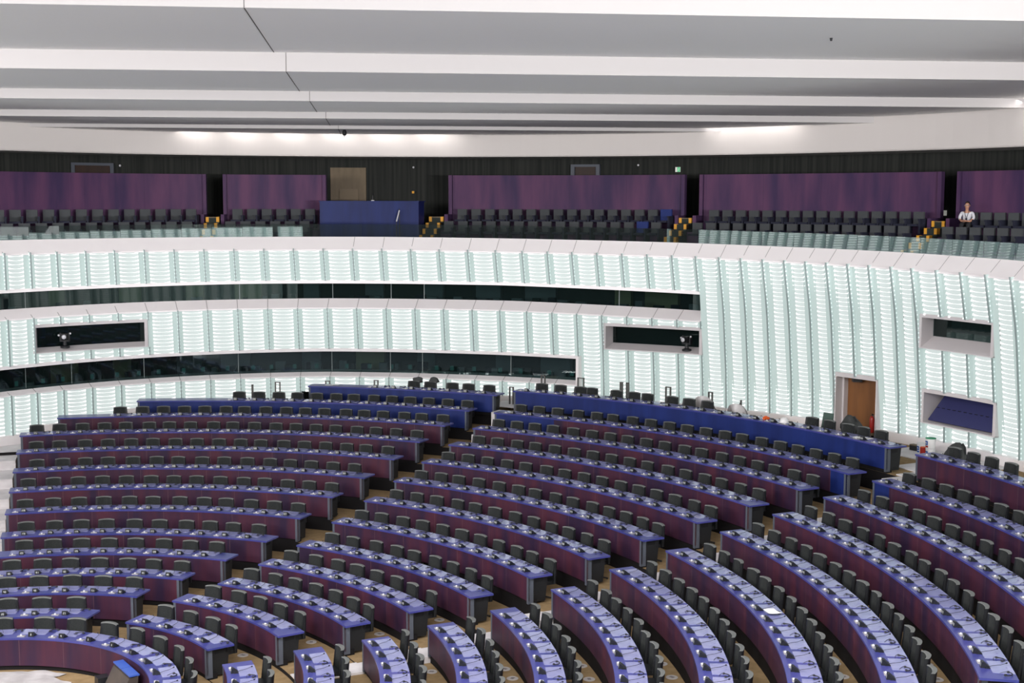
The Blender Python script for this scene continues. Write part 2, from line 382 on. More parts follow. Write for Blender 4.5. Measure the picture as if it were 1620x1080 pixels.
def glass_fin(a, parent, fine=True):
    mb = MB(); e = .011/RB(a)*180/PI; d = .12; segs = cut(a+.0001, PLINTH(a) if 20 < a < 118 else 1.3, PARB(a)+.03)
    for z0, z1 in segs:
        n = max(1, int((z1-z0)/.4))
        for i in range(n):
            za, zb = z0+(z1-z0)*i/n, z0+(z1-z0)*(i+1)/n
            F = lambda s, z, dd: wp(a+s*e, z, dd)
            mb.face([F(1,za,-d),F(-1,za,-d),F(-1,zb,-d),F(1,zb,-d)], 0)
            for s in (1,-1):
                mb.face([F(s,za,-d),F(s,za,-d+.03),F(s,zb,-d+.03),F(s,zb,-d)], 0)
                mb.face([F(s,za,-d+.03),F(s,za,.04),F(s,zb,.04),F(s,zb,-d+.03)], 1)
        if fine:
            k = int((z1-z0)/PITCH_Z)
            for i in range(k):
                z = z0+(i+.5)*PITCH_Z; q = e
                for s in (1,-1):
                    c = wp(a+s*e*1.1, z, -d+.045); mb.box((-.016,-.016,-.022),(.016,.016,.022),2,Matrix.Translation(c))
    return mb.build('glass_fin', [M['fin_edge'], M['fin_side'], M['stud']], parent)
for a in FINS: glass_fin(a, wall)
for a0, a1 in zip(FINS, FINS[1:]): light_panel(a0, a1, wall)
# continuation of the same wall beyond the frame, on both sides of the hall
side_l = empty('wall_left', (0,0,0)); tag(side_l, kind='structure')
a = FINS[0]; ext = [a]
while a < 184: a += 2.2 if a < 118 else 3.0; ext.append(a)
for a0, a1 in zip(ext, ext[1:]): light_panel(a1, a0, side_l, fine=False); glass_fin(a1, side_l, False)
side_r = empty('wall_right', (0,0,0)); tag(side_r, kind='structure')
a = FINS[-1]; ext = [a]
while a > -78: a -= 2.1; ext.append(a)
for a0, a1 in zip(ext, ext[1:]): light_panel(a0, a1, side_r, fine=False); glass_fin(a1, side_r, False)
mb = MB(); mb.sector(lambda a: RB(a)-.1, lambda a: RB(a)+.2, 184, 282, -.8, 5.5, 3)
tag(mb.build('wall_rear', M['gallery_wall']), kind='structure')

def shell(name, mats, fn): 
    mb = MB(); fn(mb); return tag(mb.build(name, mats), kind='structure')
# plinth, window sills, lips, parapet
shell('baseboard_back', [M['white']], lambda mb: [mb.sector(lambda a: RB(a)-.12, lambda a: RB(a)+.2, a0, a1, FLOORW((a0+a1)/2)-.3, PLINTH((a0+a1)/2)+.01, 1.2)
    for a0, a1 in ((20,35.42),(38.88,62.6),(62.6,82),(82,98.4),(98.4,105.5),(105.5,126))])
def ledge(mb, a0, a1, zf, drop, deep, rise, step=1.25):
    """Sloping white ledge: front lip at height zf on the wall face, running back and up by deep/rise."""
    n = int((a1-a0)/step)
    for i in range(n):
        u, v = a0+(a1-a0)*i/n, a0+(a1-a0)*(i+1)/n
        q = lambda a, dr, dz: pol(RW(a,zf(a))+dr, a, zf(a)+dz)
        mb.face([q(u,-.05,0),q(v,-.05,0),q(v,deep,rise),q(u,deep,rise)], 0)
        mb.face([q(u,-.05,-drop),q(v,-.05,-drop),q(v,-.05,0),q(u,-.05,0)], 0)
        mb.face([q(u,-.05,-drop),q(u,.15,-drop),q(v,.15,-drop),q(v,-.05,-drop)], 0)
def seams_on(mb, fins, zf, deep, rise, w=.0075):
    for a in fins:
        e = w/RB(a)*180/PI; q = lambda s, dr, dz: wp(a+s*e, zf(a), dr)+Vector((0,0,(dz+.002)*S))
        mb.face([q(1,-.045,.003),q(-1,-.045,.003),q(-1,deep,rise+.003),q(1,deep,rise+.003)], 1)
def sill(zf, a0, drop, rise):
    def f(mb):
        ledge(mb, a0, 125, zf, drop, .30, rise); seams_on(mb, [x for x in FINS if x > a0+1], zf, .29, rise)
    return f
shell('trim_1', [M['white'], M['pale_seam']], sill(SILL1, 59.5, .03, .12))
shell('trim_2', [M['white'], M['pale_seam']], sill(SILL2, 49.45, .03, .20))
def lip(zt, a0):
    return lambda mb: mb.sector(lambda a: RW(a,zt(a))-.06, lambda a: RW(a,zt(a))+.36, a0, 125, zt, lambda a: zt(a)+.075, 1.25)
shell('trim_3', [M['white']], lip(WIN1T, 59.5)); shell('trim_4', [M['white']], lip(WIN2T, 49.45))
for n, zb, zt, a in (('trim_5', SILL1, WIN1T, 59.5), ('trim_6', SILL2, WIN2T, 49.45)):
    shell(n, [M['white']], lambda mb: mb.sector(lambda q: RW(q,3)-.10, lambda q: RW(q,3)+.34, a-.12, a+.10, lambda q: zb(q)-.05, lambda q: zt(q)+.07, .2))
def parapet(mb):
    ledge(mb, 10, 125, PARB, .03, .26, .30); seams_on(mb, FINS, PARB, .25, .29)
    mb.sector(lambda a: RW(a,PARB(a))+.25, lambda a: RW(a,PARB(a))+.45, 10, 125, lambda a: PARB(a)-.2, lambda a: PART(a)-.02, 1.5)
shell('trim_7', [M['white'], M['pale_seam']], parapet)
# booth windows with their interiors
def booth(idx, zb, zt, a0, rise, mull):
    w = empty(f'window_{idx}', (0,0,0)); tag(w, kind='structure')
    mb = MB(); R = lambda a: RW(a,3)+.24
    n = 60
    for i in range(n):
        u, v = a0+(125-a0)*i/n, a0+(125-a0)*(i+1)/n
        mb.face([pol(R(v),v,zb(v)+.03),pol(R(u),u,zb(u)+.03),pol(R(u),u,zt(u)+.06),pol(R(v),v,zt(v)+.06)])
    mb.build('pane', M['booth_glass'], w, keep=True)
    for a in mull:
        m = MB(); m.sector(lambda q: R(q)-.012, lambda q: R(q)+.006, a-.022, a+.022, lambda q: zb(q)+rise*.8, lambda q: zt(q)+.05, .1)
        m.build('mullion', M['mullion'], w)
    m = MB(); m.sector(lambda a: R(a)+1.3, lambda a: R(a)+1.35, a0-1, 125, lambda a: zb(a)-.3, lambda a: zt(a)+.4, 2)
    m.sector(lambda a: R(a)+.02, lambda a: R(a)+1.32, a0-1, 125, lambda a: zt(a)+.3, lambda a: zt(a)+.36, 2)
    m.sector(lambda a: R(a)+.08, lambda a: R(a)+1.32, a0-1, 125, lambda a: zb(a)-.14, lambda a: zb(a)-.08, 2)
    m.build('booth_shell', M['interior'], w)
    rnd = random.Random(idx)
    for a in [x for x in range(int(a0)+3, 118, 5)]:
        m = MB(); a1 = a+rnd.uniform(0,2)
        m.sector(lambda q: R(q)+1.15, lambda q: R(q)+1.28, a1, a1+rnd.uniform(1.2,2.6), lambda q: zb(q)-.05, lambda q: zt(q)+.1, .5)
        m.build('booth_panel', M['interior2'] if rnd.random() < .5 else M['booth_grey'], w)
        for q in range(4):
            m = MB(); a2 = a+q*1.2+rnd.uniform(-.3,.3); hh = rnd.uniform(.10,.24); rr = rnd.uniform(.35,.9); ww = rnd.uniform(.25,.9)
            m.sector(lambda q_: R(q_)+rr, lambda q_: R(q_)+rr+.12, a2, a2+ww, lambda q_: zb(q_)-.05, lambda q_: zb(q_)+.04+hh, .3)
            m.build('booth_desk', [M['booth_grey'], M['navy'], M['interior']][q % 3], w)
    if idx == 1:
        for a in [x*1.9+61 for x in range(26)]:
            m = MB(); a1 = a+rnd.uniform(-.4,.4)
            m.sector(lambda q: R(q)+.35, lambda q: R(q)+.38, a1, a1+.28, lambda q: zb(q)+.12, lambda q: zb(q)+.23, .5)
            m.build('monitor', M['monitor'], w)
    return w
booth(1, SILL1, WIN1T, 59.6, .12, [106.2,102.37,96.37,88.54,80.68,75.7,72.98,65.51])
booth(2, SILL2, WIN2T, 49.55, .2, [105.99,88.32,80.53,75.59,72.8,56.65])
# niches
def niche(idx, a0, a1, zb, zt, depth, inner_b, back, right_in=.0):
    w = empty(f'window_{idx}', (0,0,0)); tag(w, kind='structure')
    f = .07; m = MB(); ea = .035/RB(a0)*180/PI
    R0 = lambda a: RW(a,zb)-.09; R1 = lambda a: RW(a,zb)+depth
    m.sector(R0, R1, a0, a1, zb, lambda a: zb+.02, .6)
    for i in range(8):
        u, v = a0+(a1-a0)*i/8, a0+(a1-a0)*(i+1)/8
        m.face([pol(R0(u),u,zb+.02),pol(R0(v),v,zb+.02),pol(R1(v),v,inner_b),pol(R1(u),u,inner_b)])
    m.sector(R0, R1, a0, a1, zt-.05, zt+.02, .6)
    m.sector(R0, R1, a0, a0+ea*2, zb, zt, .6); m.sector(R0, R1, a1-ea*2, a1, zb, zt, .6)
    m.build('reveal', M['jamb'], w)
    m = MB(); R2 = lambda a: R1(a)-.02
    n = 10
    for i in range(n):
        u, v = a0+(a1-a0)*i/n, a0+(a1-a0)*(i+1)/n
        m.face([pol(R2(v),v,inner_b),pol(R2(u),u,inner_b),pol(R2(u),u,zt),pol(R2(v),v,zt)])
    if back == 'glass':
        m.build('pane', M['booth_glass'], w, keep=True)
        m2 = MB(); m2.sector(lambda a: R1(a)+1.0, lambda a: R1(a)+1.05, a0-1, a1+1, zb-.1, zt+.3, 1); m2.sector(lambda a: R1(a)+.02, lambda a: R1(a)+1.05, a0-1, a1+1, zt+.2, zt+.24, 1)
        m2.sector(lambda a: R1(a)+.02, lambda a: R1(a)+1.05, a0-1, a1+1, zb-.14, zb-.1, 1)
        m2.build('booth_shell', M['interior'], w)
    else: m.build('back_panel', M['jamb'], w)
    return w
niche(3, 95.8, 105.39, 2.86, 3.50, .20, 2.97, 'glass')
niche(4, 49.45, 57.45, 2.87, 3.47, .30, 3.00, 'glass')
niche(5, 25.84, 31.9, 3.50, 4.15, .27, 3.72, 'glass')
nb = niche(6, 25.84, 31.9, 2.01, 2.67, .55, 2.1, 'solid')
m = MB(); R = lambda a: RW(a,2.1)
P = [pol(R(31.45)-.02,31.45,2.09), pol(R(26.05)-.02,26.05,2.09), pol(R(26.05)+.48,26.05,2.56), pol(R(31.45)+.48,31.45,2.56)]
nrm = (P[1]-P[0]).cross(P[3]-P[0]).normalized()*.04
m.raw(P+[p-nrm for p in P], [(0,1,2,3),(7,6,5,4),(0,4,5,1),(1,5,6,2),(2,6,7,3),(3,7,4,0)])
bd = m.build('slanted_board', M['navy_board'], None, origin=P[0].copy()); tag(bd, 'dark navy board slanting inside the lower right wall niche', 'board')
m = MB()
for i in range(12):
    t = (i+.35)/12.3; c = P[0].lerp(P[1], t).lerp(P[3].lerp(P[2], t), .47)
    m.box((-.05,-.02,-.008),(.05,.02,.008),0,Matrix.Translation(c+nrm*.02) @ (P[1]-P[0]).to_track_quat('X','Z').to_matrix().to_4x4())
    m.box((-.05,-.02,-.008),(.05,.02,.008),0,Matrix.Translation(c-nrm*1.02) @ (P[1]-P[0]).to_track_quat('X','Z').to_matrix().to_4x4())
m.build('slot_row', M['black'], bd)
# doorway at the right
dw = empty('door_1', (0,0,0)); tag(dw, kind='structure')
m = MB(); z0, z1 = 1.5, 2.73; a0, a1 = 35.42, 38.88; R0 = lambda a: RW(a,2)-.10
m.sector(R0, lambda a: R0(a)+.5, a1-.12, a1, z0, z1, 1); m.sector(R0, lambda a: R0(a)+.5, a0, a0+.12, z0, z1, 1)
m.sector(R0, lambda a: R0(a)+.5, a0, a1, z1-.04, z1+.05, 1)
m.build('reveal', M['jamb'], dw)
m = MB(); m.sector(lambda a: R0(a)+.36, lambda a: R0(a)+.42, a0+.1, a1-.1, z0, z1, 1); m.build('door_leaf', M['wood_door'], dw)
m = MB(); m.sector(lambda a: R0(a)+.22, lambda a: R0(a)+.40, a1-.26, a1-.10, z0, z1, 1); m.build('door_frame', M['jamb'], dw)
m = MB(); m.sector(lambda a: R0(a)-.1, lambda a: R0(a)+1.0, a0-.3, a1+.3, 1.3, 1.52, 1); m.build('threshold', M['carpet'], dw)
m = MB(); c = pol(R0(38)+.22, 37.6, 2.64); m.box((-.14,-.10,-.07),(.14,.10,.07),0,Matrix.Translation(c)); m.build('door_closer', M['dark_metal'], dw)
# fire extinguisher in the doorway
loc = pol(R0(36)+.22, 36.3, 1.52)
fe = empty('fire_extinguisher', loc); fe.scale = (.7,.7,.7); tag(fe, 'red fire extinguisher standing by the brown door in the right wall', 'fire extinguisher')
m = MB(); m.lathe([(.10,.12),(.115,.16),(.115,.72),(.09,.82),(.04,.87)],14); from_mesh('cylinder_body', m.mesh('c',[M['red']],True), fe)
m = MB(); m.lathe([(.13,0),(.13,.10),(.10,.12)],14); from_mesh('stand', m.mesh('c',[M['beige']]), fe)
m = MB(); m.lathe([(.03,.86),(.03,.93)],8); m.box((-.03,-.13,.92),(.03,.06,.96)); m.tube([(0,-.05,.9),(.1,-.13,.75),(.11,-.12,.5)],.014,6); from_mesh('valve', m.mesh('c',[M['console']]), fe)

# PTZ cameras in the two niches
def remote_camera(a, zbase, depth, label):
    c = pol(RW(a, 2.9)+depth, a, zbase); o = empty('remote_camera', c, rad(a-90)); tag(o, label, 'camera')
    m = MB(); m.lathe([(.16,0),(.16,.06),(.07,.09),(.06,.26)],14); from_mesh('pedestal', m.mesh('c',[M['console']],False), o)
    m = MB(); m.box((-.17,-.05,.24),(-.11,.07,.52)); m.box((.11,-.05,.24),(.17,.07,.52)); m.box((-.17,-.05,.22),(.17,.07,.27)); from_mesh('yoke', m.mesh('c',[M['console']]), o)
    m = MB(); m.box((-.10,-.14,.30),(.10,.2,.50)); m.tube([(0,-.12,.40),(0,-.26,.40)],[.085,.09],12); from_mesh('camera_head', m.mesh('c',[M['chair_shell']]), o)
    m = MB(); m.tube([(0,-.262,.40),(0,-.268,.40)],.075,12); m.ball((-.19,-.05,.44),.04); m.ball((.19,-.06,.5),.035); from_mesh('lens', m.mesh('c',[M['dome']],True), o)
remote_camera(102.75, 2.94, .02, 'black remote television camera in the left wall niche')
remote_camera(50.9, 2.93, .04, 'black remote television camera in the wall niche right of the lower window')

# ------------------------------------------------------------------ gallery
for j in range(3):
    mb = MB(); zf = 5.52-.32*j
    mb.sector(lambda a: (RC(a)-.62*(j+1)) if j < 2 else RW(a,5.1)+.3, lambda a: RC(a)-.62*j+(2.0 if j == 0 else 0), 12, 125, zf-.33, zf, 1.5, (0,0,1,0,0))
    tag(mb.build('floor_gallery', [M['navy'], M['panel']]), kind='structure')
shell('wall_gallery', [M['gallery_wall']], lambda mb: mb.sector(lambda a: RC(a)+1.6, lambda a: RC(a)+1.8, 12, 125, 5.2, 9.6, 1.5))
# white cove over the gallery
shell('trim_8', [M['cove']], lambda mb: (mb.sector(lambda a: RC(a), lambda a: RC(a)+.12, 12, 125, 7.535, 9.5, 1.2), mb.sector(lambda a: RC(a), lambda a: RC(a)+1.7, 12, 125, 7.525, 7.55, 1.2)))
def doorway(idx, a0, a1, zt, mt, frame):
    w = empty(f'door_{idx}', (0,0,0)); tag(w, kind='structure')
    m = MB(); m.sector(lambda a: RC(a)+1.56, lambda a: RC(a)+1.6, a0, a1, 5.5, zt, .5); m.build('door_leaf', mt, w)
    if frame:
        m = MB(); t = .10/22*180/PI
        m.sector(lambda a: RC(a)+1.5, lambda a: RC(a)+1.6, a0-t, a0, 5.5, zt+.07, .5); m.sector(lambda a: RC(a)+1.5, lambda a: RC(a)+1.6, a1, a1+t, 5.5, zt+.07, .5)
        m.sector(lambda a: RC(a)+1.5, lambda a: RC(a)+1.6, a0-t, a1+t, zt, zt+.07, .5); m.build('door_frame', M['end_grey'], w)
    return w
dark_door = noisy(mat('dark_red_door', (.03,.012,.006), .6), (.022,.009,.005), (.035,.014,.007), (3,3,.5))
doorway(2, 100.6, 103.1, 7.24, dark_door, True); doorway(3, 66.0, 67.5, 7.28, dark_door, True)
d4 = doorway(4, 82.3, 84.85, 7.255, M['beige'], False)
m = MB(); m.sector(lambda a: RC(a)+1.53, lambda a: RC(a)+1.56, 82.85, 84.2, 5.9, 6.65, .5); m.build('door_panel', noisy(mat('beige_inset', (.27,.19,.11), .6), (.15,.11,.065),(.185,.135,.08)), d4)

SECT = [('far left',93.25,117),('left of the blue counter',84.4,91.75),('right of the blue counter',58.4,75.15),('right of the exit sign',40.5,57.1),('behind the seated man',18,39.2)]
PW = ['plum wooden gallery partition at far left', 'short plum wooden gallery partition just left of the blue counter', 'long plum wooden gallery partition under the green exit sign',
      'plum wooden gallery partition between the exit sign and the seated man', 'plum wooden gallery partition behind the seated man']
gs_meshes = {}
def mk(name, f, mats, smooth=False):
    m = MB(); f(m); return m.mesh(name, mats, smooth)
gb = mk('gallery_back', lambda m: (m.box((-.20,-.06,.36),(.20,.03,.86)), m.box((-.19,-.07,.40),(.19,-.05,.84))), [M['gseat']])
gb2 = mk('gallery_back_blue', lambda m: (m.box((-.24,-.06,.36),(.24,.03,.88)), m.box((-.22,-.07,.40),(.22,-.05,.84))), [M['blue_seat']])
gse = mk('gallery_seat_pad', lambda m: m.box((-.20,-.46,.36),(.20,-.05,.44)), [M['navy']])
gba = mk('gallery_arm', lambda m: (m.box((.212,-.40,.10),(.285,.02,.58)), m.box((.207,-.44,.56),(.292,-.02,.62))), [M['navy']])
MAN_A = 37.88
for si, (nm, a0, a1) in enumerate(SECT):
    o = empty('gallery_partition', pol(RC((a0+a1)/2)+.1, (a0+a1)/2, 5.52)); tag(o, PW[si], 'partition', 'plum partitions along the gallery')
    m = MB(); m.sector(lambda a: RC(a)+.10, lambda a: RC(a)+.17, a0, a1, 5.50, 7.02, .8); m.build('panel', M['panel'], o)
    for ea, sgn in ((a0,1),(a1,-1)):
        if 20 < ea < 110:
            m = MB(); t = .05/22*180/PI; m.sector(lambda a: RC(a)-.35, lambda a: RC(a)+.17, ea-t, ea+t, 5.50, 5.95, .5)
            m.sector(lambda a: RC(a)+.04, lambda a: RC(a)+.17, ea-t, ea+t, 5.50, 7.02, .5); m.build('end_post', M['panel'], o)
    for j in range(3):
        z = 5.52-.32*j; r = lambda a: RC(a)-.28-.62*j
        SA = []; a = a0+.3
        while True:
            p = .372/r(a)*180/PI
            if a+p > a1-(.5 if si == 4 else .1): break
            SA.append(a+p/2); a += p
        n = len(SA); cnt = 0
        if si == 4 and j == 0: MAN_A = SA[-1]
        row = ['back', 'second', 'front'][j]
        for i in range(n-1, -1, -1):
            a = SA[i]
            P0 = pol(r(a), a, z); px = project(P0+Vector((0,0,.8)))
            if not (-12 < px[0] < 1632): continue
            if j == 2 and si in (2,3,4): continue
            cnt += 1
            blue = (si == 2 and ((j == 0 and i == 0) or (j == 1 and i == 1)))
            g = empty('gallery_chair', P0, rad(a-90)); ordn = ORD[cnt] if cnt < len(ORD) else 'last'
            tag(g, f"{'blue' if blue else 'slate'} gallery seat, {ordn} from the left, {row} row, section {nm}", 'gallery seat', f'gallery seats {nm}')
            from_mesh('backrest', gb2 if blue else gb, g); from_mesh('seat_cushion', gse, g); from_mesh('armrest', gba, g)
# stepped gangways with yellow marks
for (a0, a1, nm) in ((92.0,93.0,'left of the short plum partition'),(75.35,76.4,'right of the blue counter'),(57.3,58.2,'below the green exit sign'),(39.4,40.3,'beside the seated man')):
    o = empty('gallery_steps', pol(RC(a0)-.2, (a0+a1)/2, 5.2)); tag(o, f'dark gallery steps with yellow edge marks {nm}', 'steps', 'gallery gangways')
    for i in range(6):
        zt = 5.88-.16*i; r1 = lambda a: RC(a)-.05-.3*i
        m = MB(); m.sector(lambda a: r1(a)-.3, lambda a: r1(a)+(1.6 if i == 0 else 0), a0, a1, zt-.5, zt, .4); m.build('tread', M['step'], o)
        w = .075/RC(a0)*180/PI
        for u in (a0, a1-w):
            m = MB(); m.sector(lambda a: r1(a)-.312, lambda a: r1(a)-.18, u, u+w, zt-.13, zt+.006, .4); m.build('edge_mark', M['yellow'], o)
        if i == 0:
            m = MB(); m.sector(lambda a: r1(a)-.31, lambda a: r1(a)-.27, a0+w, a1-w, zt-.02, zt+.006, .4); m.build('nosing', M['beige'], o)
# blue counter
o = empty('control_counter', pol(RC(80)-1.0, 80.3, 4.9)); tag(o, 'royal blue control counter in the middle of the gallery', 'counter')
m = MB(); m.sector(lambda a: RC(a)-1.0, lambda a: RC(a)-.95, 76.65, 84.05, 4.9, 6.29, .6); m.build('front_panel', M['blue_fascia'], o)
m = MB(); m.sector(lambda a: RC(a)-1.02, lambda a: RC(a)-.45, 76.6, 84.1, 6.29, 6.315, .6); m.build('counter_top', M['blue_fascia'], o)
for ea in (76.65, 83.9):
    m = MB(); m.sector(lambda a: RC(a)-.95, lambda a: RC(a)-.5, ea, ea+.15, 4.9, 6.29, .6); m.build('side_panel', M['blue_fascia'], o)
c = pol(RC(80)-.85, 80.2, 6.315); o = empty('desk_microphone', c); tag(o, 'small gooseneck microphone on top of the blue gallery counter', 'microphone')
m = MB(); m.lathe([(.07,0),(.07,.03),(.02,.04)],10); from_mesh('base', m.mesh('c',[M['dome']]), o)
m = MB(); m.tube([(0,0,.03),(0,0,.2),(.02,-.03,.27)],[.012,.01,.02],6); from_mesh('gooseneck', m.mesh('c',[M['dark_metal']]), o)
o = empty('handrail', pol(RC(78)-1.15, 78.0, 5.2)); tag(o, 'short pale handrail slanting in front of the blue gallery counter', 'handrail')
m = MB(); m.tube([(-.1,0,.85),(.02,0,1.3)],.028,8); from_mesh('rail', m.mesh('c',[M['dome']]), o)
m = MB(); m.tube([(.02,0,0),(.02,0,1.36)],.018,8); m.tube([(-.1,0,0),(-.1,0,.86)],.018,8); from_mesh('post', m.mesh('c',[M['dark_metal']]), o)
# signs
def sign(a, z, dr, w, h, mats, label, nm='sign', half=None):
    c = pol(RC(a)+dr, a, z); o = empty(nm, c, rad(a-90)); tag(o, label, 'sign')
    me = mk('plate', lambda m: m.box((-w/2,0,-h/2),(w/2,.03,h/2)), [mats[0]]); from_mesh('plate', me, o)
    if half: me = mk('face', lambda m: m.box((-w*.08,-.006,-h*.47),(w*.47,.0,h*.47)), [mats[1]]); from_mesh('symbol_field', me, o)
    return o
es = sign(60.3, 7.19, 1.5, .22, .2, [M['sign_white'], M['green']], 'small green and white exit sign high on the black gallery wall', 'exit_sign', True)
me = mk('running', lambda m: (m.ball((.05,-.01,.05),(.014,.006,.014),8), m.tube([(.045,-.01,.035),(.03,-.01,-.01),(.06,-.01,-.06)],.009,5), m.tube([(.03,-.01,-.01),(.0,-.01,-.05)],.009,5), m.tube([(.04,-.01,.025),(.075,-.01,.0)],.007,5)), [M['sign_white']]); from_mesh('running_figure', me, es)
sign(78.9, 6.56, 1.5, .10, .10, [M['yellow']], 'small yellow notice on the black wall above the blue counter', 'notice')
sign(42.3, 6.05, 1.5, .19, .19, [M['sign_white'], M['plate']], 'small white notice plate beside the gallery gangway by the seated man', 'notice')
for a, z, t in ((37.2,7.36,'at the far right above the seated man'),(78.9,7.27,'above the blue counter'),(63.1,7.32,'left of the exit sign'),(99.9,7.25,'beside the dark door at far left')):
    c = pol(RC(a)+1.56, a, z); o = empty('ceiling_sensor', c, rad(a-90)); tag(o, f'tiny white sensor on the black gallery wall {t}', 'sensor')
    from_mesh('sensor_body', mk('s', lambda m: m.ball((0,0,0),(.05,.05,.05),8), [M['dome']], True), o)
# glass balustrade
o = empty('glass_balustrade', pol(RB(65), 65, 5.4)); tag(o, 'curved glass balustrade along the white gallery parapet', 'balustrade')
bp = [118]
while bp[-1] > 16: bp.append(bp[-1]-2.52)
for u, v in zip(bp, bp[1:]):
    m = MB(); R = lambda a: RW(a,5.1)+.30
    e = .012
    P = [pol(R(u),u-e,PART(u)-.03),pol(R(v),v+e,PART(v)-.03),pol(R(v)+.0,v+e,PART(v)+.29),pol(R(u)+.0,u-e,PART(u)+.29)]
    m.face(P); m.build('glass_pane', M['rail_glass'], o, keep=True)

# seated person ---------------------------------------------------------
def skin_obj(name, pts, edges, mt, parent, sub=2, root=0):
    me = bpy.data.meshes.new(name); me.from_pydata([p[:3] for p in pts], edges, []); me.materials.append(mt)
    o = bpy.data.objects.new(name, me); COL.objects.link(o); o.parent = parent
    md = o.modifiers.new('skin','SKIN'); md.use_smooth_shade = True
    for i, p in enumerate(pts):
        sv = me.skin_vertices[0].data[i]; r = p[3]; sv.radius = r if isinstance(r, tuple) else (r, r); sv.use_root = (i == root)
    s = o.modifiers.new('sub','SUBSURF'); s.levels = sub; s.render_levels = sub
    return o
def person():
    z = 5.52*S
    base = pol(RC(MAN_A)-.50, MAN_A, 5.52); o = empty('person', base, rad(MAN_A-90)+.42); o.scale = (.90,.90,.90)
    tag(o, 'man in a pale shirt with a lanyard sitting alone in the gallery', 'person')
    # local: faces -y, seat height .45
    body = [(0,.02,.52,(.15,.11)),(0,.03,.66,(.15,.105)),(0,.0,.84,(.165,.105)),(0,-.03,1.0,(.10,.08)),(0,-.05,1.05,.056),(0,-.065,1.09,.058),(.005,-.075,1.15,(.085,.095)),(.005,-.08,1.24,(.088,.098)),(.005,-.075,1.32,(.062,.068)),
            (.19,-.02,.95,.055),(.25,-.06,.74,.045),(.16,-.26,.63,.036),(.06,-.36,.64,.03),
            (-.19,-.02,.95,.055),(-.25,-.06,.74,.045),(-.16,-.26,.63,.036),(-.06,-.35,.66,.03),
            (.10,-.04,.50,.085),(.12,-.42,.52,.07),(.11,-.45,.25,.052),(.11,-.47,.08,.045),
            (-.10,-.04,.50,.085),(-.12,-.42,.52,.07),(-.12,-.43,.25,.052),(-.12,-.45,.08,.045)]
    E = [(0,1),(1,2),(2,3),(3,4),(4,5),(5,6),(6,7),(7,8),(2,9),(9,10),(10,11),(11,12),(2,13),(13,14),(14,15),(15,16),(0,17),(17,18),(18,19),(19,20),(0,21),(21,22),(22,23),(23,24)]
    b = skin_obj('body', body, E, M['skin'], o)
    for s, wr in ((1,(.06,-.36,.64)),(-1,(-.06,-.35,.66))):
        pts = [(wr[0],wr[1],wr[2],.026),(wr[0]-s*.045,wr[1]-.035,wr[2]-.005,(.032,.018))]; ed = [(0,1)]
        for f in range(4):
            bx = wr[0]-s*(.055-.004*f); by = wr[1]-.055+.02*f-.01; i = len(pts)
            ln = [.030,.036,.034,.026][f]
            pts += [(bx-s*ln*.8,by-.01,wr[2]-.008*f+.006,.0085),(bx-s*ln*1.5,by+.004,wr[2]-.02-.008*f,.0075)]; ed += [(1,i),(i,i+1)]
        i = len(pts); pts += [(wr[0]-s*.02,wr[1]-.05,wr[2]+.03,.0095),(wr[0]-s*.045,wr[1]-.07,wr[2]+.03,.008)]; ed += [(0,i),(i,i+1)]
        skin_obj('hand', pts, ed, M['skin'], o, 1)
    sh = [(0,.02,.50,(.17,.13)),(0,.03,.66,(.17,.12)),(0,.0,.84,(.185,.12)),(0,-.025,.98,(.11,.085)),(.195,-.02,.95,.068),(.255,-.06,.76,.058),(.215,-.15,.69,.05),(-.195,-.02,.95,.068),(-.255,-.06,.76,.058),(-.215,-.15,.69,.05)]
    skin_obj('shirt', sh, [(0,1),(1,2),(2,3),(2,4),(4,5),(5,6),(2,7),(7,8),(8,9)], M['shirt'], o)
    tr = [(0,.02,.50,(.165,.12)),(.10,-.05,.50,.10),(.125,-.43,.525,.085),(.11,-.46,.26,.066),(.11,-.47,.10,.062),(-.10,-.05,.50,.10),(-.125,-.43,.525,.085),(-.12,-.44,.26,.066),(-.12,-.45,.10,.062)]
    skin_obj('trousers', tr, [(0,1),(1,2),(2,3),(3,4),(0,5),(5,6),(6,7),(7,8)], M['trousers'], o)
    for s in (.11,-.12):
        skin_obj('shoe', [(s,-.43,.05,(.045,.04)),(s,-.55,.035,(.045,.03)),(s,-.63,.03,(.035,.022))], [(0,1),(1,2)], M['hair'], o, 1)
    m = MB(); m.ball((.005,-.062,1.255),(.100,.112,.115),14)
    # keep only cap and back of the head
    keep = [i for i, f in enumerate(m.f) if all((m.v[j][2] > 1.295) or (m.v[j][1] > -.06 and m.v[j][2] > 1.15) for j in f)]
    m.f = [m.f[i] for i in keep]; m.m = [m.m[i] for i in keep]; m.uv = [m.uv[i] for i in keep]
    from_mesh('hair', m.mesh('h',[M['hair']],True), o)
    m = MB()
    for s in (-1,1): m.box((.005+s*.034-.026,-.186,1.205),(.005+s*.034+.026,-.168,1.235)); m.box((.005+s*.074-.003,-.172,1.222),(.005+s*.074+.003,-.06,1.23))
    m.box((-.01,-.184,1.222),(.02,-.172,1.229)); from_mesh('glasses', m.mesh('g',[M['lens']]), o)
    m = MB(); m.raw([(-.006,-.165,1.215),(.016,-.165,1.215),(.022,-.17,1.172),(-.012,-.17,1.172),(.005,-.198,1.176)],[(0,1,4),(1,2,4),(2,3,4),(3,0,4)]); from_mesh('nose', m.mesh('n',[M['skin']],True), o)
    m = MB(); m.box((-.022,-.172,1.128),(.032,-.160,1.139)); from_mesh('mouth', m.mesh('n',[mat('lips', (.32,.11,.09), .5)]), o)
    for s in (-1,1):
        m = MB(); m.ball((.005+s*.094,-.07,1.205),(.012,.02,.034),8); from_mesh('ear', m.mesh('e',[M['skin']],True), o)
